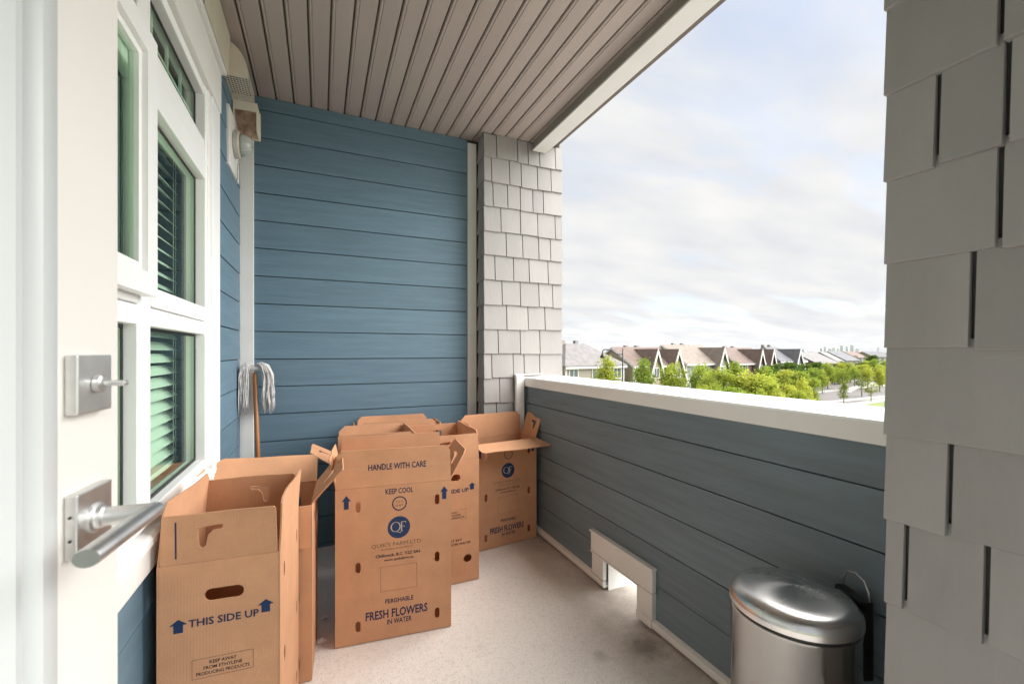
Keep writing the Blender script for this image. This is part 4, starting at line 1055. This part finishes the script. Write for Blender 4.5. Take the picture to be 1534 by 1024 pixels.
stdw = [(-5.0, 4.7, 1.7, 1.6, 0), (5.0, 4.7, 1.7, 1.6, 0), (-5.0, 1.8, 1.9, 1.7, 0), (5.0, 1.8, 1.9, 1.7, 0)]
house('pale grey house with a white-trimmed front gable next to the shingled pillar', rowpt(-15.5), ROWROT, 12.5, 10.5, 5.9, 3.6, 'pale', 'grey', gables=[(3.4, 6.4, 9.1, 1.0)],
      wins=[(3.4, 4.6, 3.0, 1.7, -1.0), (-3, 4.6, 1.7, 1.6, 0), (3.4, 1.7, 3, 1.7, -1.0)], door=(-1.2, 0))
house('taupe house with a grey hipped roof behind the street lamp', rowpt(0), ROWROT, 13.4, 11, 6.1, 3.9, 'taupe', 'grey', hip=4.5,
      wins=stdw + [(0, 4.7, 1.7, 1.6, 0)], door=(0, 0), endwins=[(3, 4.6, 2.6, 1.6), (8, 4.6, 1.5, 1.5)])
house('tan house with red-brown roof and two steep white-edged front gables', rowpt(15.8), ROWROT, 13.2, 10.5, 5.9, 3.3, 'tan', 'red', gables=[(-1.6, 4.6, 9.0, 1.0), (4.4, 4.8, 9.0, 1.1)],
      wins=[(-5.4, 4.6, 1.5, 1.7, 0), (-1.6, 4.5, 1.3, 1.7, -1.0), (1.5, 4.9, 1.6, 1.3, 0), (4.4, 4.4, 1.4, 1.8, -1.1), (-5.4, 1.8, 1.8, 2.0, 0), (4.4, 1.7, 1.8, 1.9, -1.1)], door=(1.4, 0), endwins=[(3, 4.5, 1.5, 1.6), (3, 1.8, 1.5, 1.7)])
house('olive-tan house with broad grey roof and a glazed front gable', rowpt(31), ROWROT, 13.2, 11.5, 6.1, 3.7, 'sage', 'tan', gables=[(4.0, 5.2, 9.4, 1.2)],
      wins=[(-4.4, 4.6, 1.6, 1.7, 0), (0, 4.7, 1.4, 1.5, 0), (4.0, 4.4, 1.6, 1.8, -1.2), (-4.4, 1.8, 1.8, 1.9, 0), (4.0, 1.7, 1.8, 1.9, -1.2)], door=(0, 0), endwins=[(8, 4.7, 1.2, 1.4)])
house('brick-red sided house with brown roof and twin front gables', rowpt(50), ROWROT, 14.5, 11, 5.9, 3.4, 'brick', 'red', gables=[(0.2, 4.4, 9.1, 1.0), (5.2, 4.4, 9.1, 1.0)],
      wins=[(-4.6, 4.6, 1.8, 1.8, 0), (.2, 4.4, 1.4, 1.7, -1.0), (5.2, 4.4, 1.4, 1.7, -1.0), (-4.6, 1.8, 1.8, 1.9, 0)], door=(2.8, 0))
house('grey gabled house right behind the brick-red house', rowpt(67), ROWROT, 13, 11, 6.2, 3.6, 'grey', 'slate', gables=[(1.0, 5.2, 9.2, 1.0)],
      wins=[(-4.2, 4.6, 1.6, 1.7, 0), (1.0, 4.4, 1.6, 1.7, -1.0), (5.0, 4.6, 1.4, 1.7, 0)], door=(-1.8, 0), hip=3.5)
rh = random.Random(21)
wk, rk = list(WALLC), list(ROOFC)
farh = []
for k in range(3): farh.append((rowpt(86 + k * 19, -4 * k), ROWROT + .25 * (k % 2)))
for (x, d) in ((1165, 150), (1188, 165), (1205, 185), (1222, 200), (1240, 215), (1258, 190), (1272, 230), (1290, 205), (1306, 240), (1322, 215), (1180, 240), (1210, 270), (1245, 290), (1280, 310), (1310, 300), (1340, 260), (1360, 220), (1150, 260), (1125, 220), (1228, 360), (1266, 380), (1300, 400), (1195, 350), (1335, 390)):
    p = W(x, HY, d); farh.append((Vector((p.x, p.y, 0)), ROWROT + rh.uniform(-.5, .5)))
for p, rt in farh:
    wc, rc_ = rh.choice(wk), rh.choice(rk)
    house('distant gabled house among the trees beyond the side street', p, rt, rh.uniform(10, 14), rh.uniform(9, 11), rh.uniform(5.3, 6.0), rh.uniform(2.2, 3.0), wc, rc_,
          wins=[(x, z, 1.6, 1.6) for x in (-3.5, 0, 3.5) for z in (4.6, 1.8)], group='distant houses', detail=False)
# skyline
mat('tower', (.50, .55, .60), .6, var=.15, vscale=.02)  # distant haze put into the towers' pale blue-grey colour
for i, (x, top, wpx) in enumerate(((1231, 521, 3), (1236, 519, 3), (1243, 522, 4), (1249, 520, 3), (1256, 522, 3), (1262, 517, 4), (1269, 519, 3), (1276, 516.5, 4), (1284, 522, 3), (1316, 520, 2), (1196, 522, 3), (1204, 523, 4))):
    d = 6500 + 150 * (i % 4); p = W(x, HY, d); w = wpx * d / F * .5; hh = (HY - top) / F * d + CH
    v, f = join([boxvf(-w, w, -w, w, 0, hh * .93), boxvf(-w * .6, w * .6, -w * .6, w * .6, hh * .93, hh)])
    tag(put('tower_block', v, f, 'tower', loc=(p.x, p.y, GZ), rz=.3 * i), 'pale downtown tower on the far skyline', 'tower', 'towers on the skyline')

# ------------------------------------------------------------------ trees
def leaf_mat(name, c1, c2):
    m = bpy.data.materials.new(name); m.use_nodes = True; n, l = m.node_tree.nodes, m.node_tree.links
    n.remove(n['Principled BSDF']); out = n['Material Output']
    oi = n.new('ShaderNodeObjectInfo'); tc = n.new('ShaderNodeTexCoord'); t = n.new('ShaderNodeTexNoise'); t.inputs['Scale'].default_value = 1.7; t.inputs['Detail'].default_value = 4
    l.new(tc.outputs['Object'], t.inputs['Vector'])
    mr = n.new('ShaderNodeMapRange'); mr.inputs[1].default_value = .3; mr.inputs[2].default_value = .7; l.new(t.outputs['Fac'], mr.inputs[0])
    mx0 = n.new('ShaderNodeMix'); mx0.data_type = 'RGBA'; mx0.inputs[6].default_value = (*c1, 1); mx0.inputs[7].default_value = (*c2, 1); l.new(mr.outputs[0], mx0.inputs[0])
    mx = n.new('ShaderNodeMix'); mx.data_type = 'RGBA'; mx.blend_type = 'MULTIPLY'; mx.inputs[0].default_value = 1.0
    rp_ = n.new('ShaderNodeValToRGB'); rp_.color_ramp.elements[0].color = (.70, .80, .75, 1); rp_.color_ramp.elements[1].color = (1.25, 1.12, 1.0, 1); l.new(oi.outputs['Random'], rp_.inputs[0])
    l.new(mx0.outputs[2], mx.inputs[6]); l.new(rp_.outputs[0], mx.inputs[7])
    d = n.new('ShaderNodeBsdfDiffuse'); tr = n.new('ShaderNodeBsdfTranslucent'); l.new(mx.outputs[2], d.inputs[0]); l.new(mx.outputs[2], tr.inputs[0])
    ms = n.new('ShaderNodeMixShader'); ms.inputs[0].default_value = .35; l.new(d.outputs[0], ms.inputs[1]); l.new(tr.outputs[0], ms.inputs[2]); l.new(ms.outputs[0], out.inputs[0])
    MATS[name] = m
leaf_mat('leaf_lime', (.42, .48, .09), (.22, .29, .05)); leaf_mat('leaf_green', (.13, .20, .04), (.065, .12, .025)); leaf_mat('leaf_pale', (.27, .32, .09), (.17, .23, .06))
mat('bark', (.16, .12, .09), .9, var=.3, vscale=3)
def crown_mesh(name, seedv, m, n_cl=46, leaves=52, shape='round', lsz=.026):
    """unit tree: total height 1, crown from .22 to 1"""
    r = random.Random(seedv); V = []; Fc = []
    for c in range(n_cl):
        while True:
            p = Vector((r.uniform(-1, 1), r.uniform(-1, 1), r.uniform(-1, 1)))
            if .25 < p.length < 1: break
        zz = .60 + p.z * .37
        wf = .235 if shape == 'round' else .235 * (1.15 - max(0, (zz - .25)) * 1.25)
        cc = Vector((p.x * wf, p.y * wf, zz)); cr = r.uniform(.05, .095)
        for k in range(leaves):
            q = cc + Vector((r.gauss(0, 1), r.gauss(0, 1), r.gauss(0, .75))) * cr * .62
            a = Vector((r.gauss(0, 1), r.gauss(0, 1), r.gauss(0, 1))).normalized(); b = a.orthogonal().normalized(); s = lsz * r.uniform(.5, 1.2)
            i = len(V); V += [q - a * s, q + b * s * .55, q + a * s, q - b * s * .55]; Fc.append((i, i + 1, i + 2, i + 3))
    me = bpy.data.meshes.new(name); me.from_pydata([tuple(v) for v in V], [], Fc); me.materials.append(MATS[m]); me.update(); return me
def trunk_mesh(seedv):
    r = random.Random(seedv); parts = [tube([(0, 0, 0), (.004, 0, .25), (-.006, .004, .55), (.004, 0, .9)], [.020, .016, .010, .003], 7)]
    for k in range(7):
        z = .28 + k * .075; a = r.uniform(0, 6.28); l_ = r.uniform(.10, .17)
        parts.append(tube([(0, 0, z), (l_ * .5 * math.cos(a), l_ * .5 * math.sin(a), z + .06), (l_ * math.cos(a), l_ * math.sin(a), z + .15)], [.008, .005, .002], 5))
    v, f = join(parts); me = bpy.data.meshes.new('trunk'); me.from_pydata([tuple(x) for x in v], [], f); me.materials.append(MATS['bark']); me.update(); return me
CR = {'lime': [crown_mesh('crown', 31, 'leaf_lime'), crown_mesh('crown', 32, 'leaf_lime'), crown_mesh('crown', 38, 'leaf_lime', shape='cone')],
      'green': [crown_mesh('crown', 33, 'leaf_green'), crown_mesh('crown', 34, 'leaf_green')],
      'pale': [crown_mesh('crown', 35, 'leaf_pale', 30, 34, 'cone', .03), crown_mesh('crown', 36, 'leaf_pale', 26, 30, 'round', .03)]}
TR = [trunk_mesh(41), trunk_mesh(42)]
rt_ = random.Random(5)
def tree(label, x, d, top, kind, wide=1.0, group=None, name='street_tree', variant=None):
    p = W(x, HY, d); hh = CH + (HY - top) / F * d
    t = empty(name, label, 'tree', (p.x, p.y, GZ), rt_.uniform(0, 6.28), group)
    i = variant if variant is not None else rt_.randrange(len(CR[kind]))
    c = put('crown', None, None, None, t, me=CR[kind][i]); c.scale = (hh * wide, hh * wide, hh)
    k = put('trunk', None, None, None, t, me=TR[rt_.randrange(2)]); k.scale = (hh, hh, hh)
for x, d, top, wd, lab in ((908, 58, 534, 1.15, 'bright green young street tree before the hipped-roof taupe house'), (964, 60, 537, 1.05, 'bright green young street tree before the left end of the twin-gabled tan house'),
                     (1008, 61, 537, 1.0, 'bright green young street tree between the two steep gables of the tan house'), (1052, 62, 539, 1.05, 'bright green young street tree before the olive-tan house')):
    tree(lab, x, d, top, 'lime', wd, 'street trees by the houses')
LB = 'yellow-green leafy tree in the thicket below the balcony cap'
for x, d, top, wd in ((1076, 50, 544, 1.3), (1100, 52, 543, 1.35), (1126, 48, 549, 1.3), (1150, 46, 557, 1.2), (1068, 44, 566, .9), (1090, 40, 574, 1.0), (1118, 40, 578, 1.0), (1048, 42, 572, .8), (1182, 52, 570, 1.0), (1203, 50, 566, .95), (1218, 58, 562, .8), (1165, 44, 584, .9), (1196, 47, 580, .9), (1140, 42, 582, .9)):
    tree(LB, x, d, top, 'lime', wd, 'thicket below the balcony', 'thicket_tree')
DG = 'darker green full tree behind the yellow-green thicket'
for x, d, top, wd in ((1146, 95, 546, 1.3), (1165, 100, 543, 1.4), (1185, 98, 541, 1.4), (1204, 100, 543, 1.4), (1222, 112, 541, 1.4), (1160, 80, 551, 1.2), (1190, 85, 550, 1.2), (1240, 125, 541, 1.5), (1258, 130, 540, 1.5), (1290, 135, 541, 1.5)):
    tree(DG, x, d, top, 'green', wd, 'dark trees', 'shade_tree')
LG = 'light green rounded tree growing along the side street'
for x, d, top, wd in ((1262, 95, 548, 1.1), (1280, 105, 546, 1.2), (1300, 98, 548, 1.1), (1318, 92, 552, 1.1), (1250, 110, 547, 1.2), (1232, 88, 553, 1.1), (1272, 150, 540, 1.4), (1225, 150, 538, 1.4), (1245, 165, 538, 1.4), (1300, 160, 538, 1.4), (1310, 120, 538, 1.6), (1326, 125, 540, 1.5), (1215, 84, 548, 1.25), (1240, 100, 543, 1.4), (1256, 122, 541, 1.5), (1274, 118, 543, 1.4), (1292, 112, 544, 1.4), (1322, 105, 545, 1.4), (1178, 76, 551, 1.25), (1148, 72, 549, 1.3), (1198, 72, 553, 1.2)):
    tree(LG, x, d, top, 'lime', wd, 'trees along the side street', 'side_street_tree')
tree('thin spindly sapling on the lawn beside the side street', 1264, 70, 571, 'pale', 1.0, None, 'sapling', 0)
tree('loose pale sapling on the lawn close to the near pillar', 1305, 73, 568, 'pale', 1.05, None, 'sapling', 1)
tree('slim two-stemmed pale tree at the bend of the side street', 1291, 82, 556, 'pale', .9, None, 'sapling', 1)
rf_ = random.Random(77)
for k in range(26):
    x = 1130 + k * 8.2 + rf_.uniform(-4, 4); d = rf_.uniform(180, 330)
    tree('small distant tree between the far houses', x, d, HY + rf_.uniform(4, 9) * 180 / d, rf_.choice(['green', 'lime']), rf_.uniform(1.2, 1.8), 'distant trees', 'distant_tree')

# ------------------------------------------------------------------ street lamp and cars
mat('lamp_black', (.012, .012, .014), .45); mat('car_silver', (.62, .63, .65), .3, metal=.4); mat('car_red', (.40, .03, .03), .3); mat('car_dark', (.05, .055, .07), .3); mat('tyre', (.02, .02, .02), .8)
p = W(933, HY, 50); lp = empty('street_lamp', 'black street lamp post with curved arm and hanging lantern', 'street lamp', (p.x, p.y, GZ), -YAW)
toph = CH + .15
v, f = lathe([(.16, 0), (.16, .6), (.10, .7), (.085, 3), (.07, toph), (.02, toph + .02)], 14); put('pole', v, f, 'lamp_black', lp, smooth=True)
v, f = lathe([(.03, toph), (.07, toph + .12), (.03, toph + .22), (.012, toph + .45)], 12); put('finial', v, f, 'lamp_black', lp, smooth=True)
arm = [(0, 0, toph - .38), (-.35, 0, toph - .45), (-.75, 0, toph - .38), (-1.15, 0, toph - .08), (-1.6, 0, toph + .12), (-2.1, 0, toph + .14), (-2.32, 0, toph + .02), (-2.36, 0, toph - .25)]
v, f = tube(arm, .06, 8); put('arm', v, f, 'lamp_black', lp, smooth=True)
v, f = lathe([(.03, toph - .25), (.10, toph - .32), (.14, toph - .45), (.30, toph - .72), (.30, toph - .78), (.12, toph - .86)], 14)
put('lantern', [(q[0] - 2.36, q[1], q[2]) for q in v], f, 'lamp_black', lp, smooth=True)
def car(label, pos, rot, m):
    c = empty('parked_car', label, 'car', (pos.x, pos.y, GZ + .03), rot, None)
    pf = [(-2.2, .35), (2.2, .35), (2.25, .75), (2.0, .95), (1.1, 1.02), (.45, 1.48), (-1.2, 1.50), (-1.9, 1.05), (-2.25, .95)]
    v, f = prism(pf, 'y', -.88, .88); v, f = bevel_mesh(v, f, .07); o = put('body', v, f, m, c); autosmooth(o, 40)
    gw = [(.98, 1.04), (.42, 1.42), (-1.15, 1.44), (-1.7, 1.06)]
    v, f = prism(gw, 'y', -.895, .895); put('side_windows', v, f, 'hpane', c)
    v, f = prism([(1.12, 1.04), (.50, 1.46), (.44, 1.44), (1.04, 1.02)], 'y', -.74, .74); put('windscreen', v, f, 'hpane', c)
    v, f = prism([(-1.93, 1.08), (-1.25, 1.49), (-1.20, 1.46), (-1.86, 1.05)], 'y', -.74, .74); put('rear_window', v, f, 'hpane', c)
    for xx in (-1.4, 1.4):
        for yy in (-.90, .70):
            v, f = lathe([(.33, 0), (.33, .2)], 18); w = put('wheel', [(q[0] + xx, q[2] + yy, q[1] + .33) for q in v], f, 'tyre', c)
            v, f = lathe([(.2, 0), (.2, .22)], 12); put('rim', [(q[0] + xx, q[2] + yy - .01, q[1] + .33) for q in v], f, 'car_silver', w)
    return c
q0 = gpx(1256, 575); car('dark car parked on the side street by the trees', q0, ROWROT + .9, 'car_dark')
q0 = gpx(1282, 562); car('silver car parked further along the side street', q0, ROWROT + .2, 'car_silver')
q0 = gpx(1169, 584); car('red car parked beside the thicket', q0, ROWROT, 'car_red')

# ------------------------------------------------------------------ haze: thin even air over the whole place
hz = bpy.data.materials.new('haze'); hz.use_nodes = True
hn = hz.node_tree.nodes; hn.remove(hn['Principled BSDF'])
pv = hn.new('ShaderNodeVolumePrincipled'); pv.inputs['Color'].default_value = (.93, .95, 1, 1); pv.inputs['Density'].default_value = .000018
hz.node_tree.links.new(pv.outputs[0], hn['Material Output'].inputs['Volume']); MATS['haze'] = hz
h_ = put('haze', *boxvf(-4100, 9100, -4100, 12100, GZ - 1, 260), 'haze'); h_['kind'] = 'stuff'
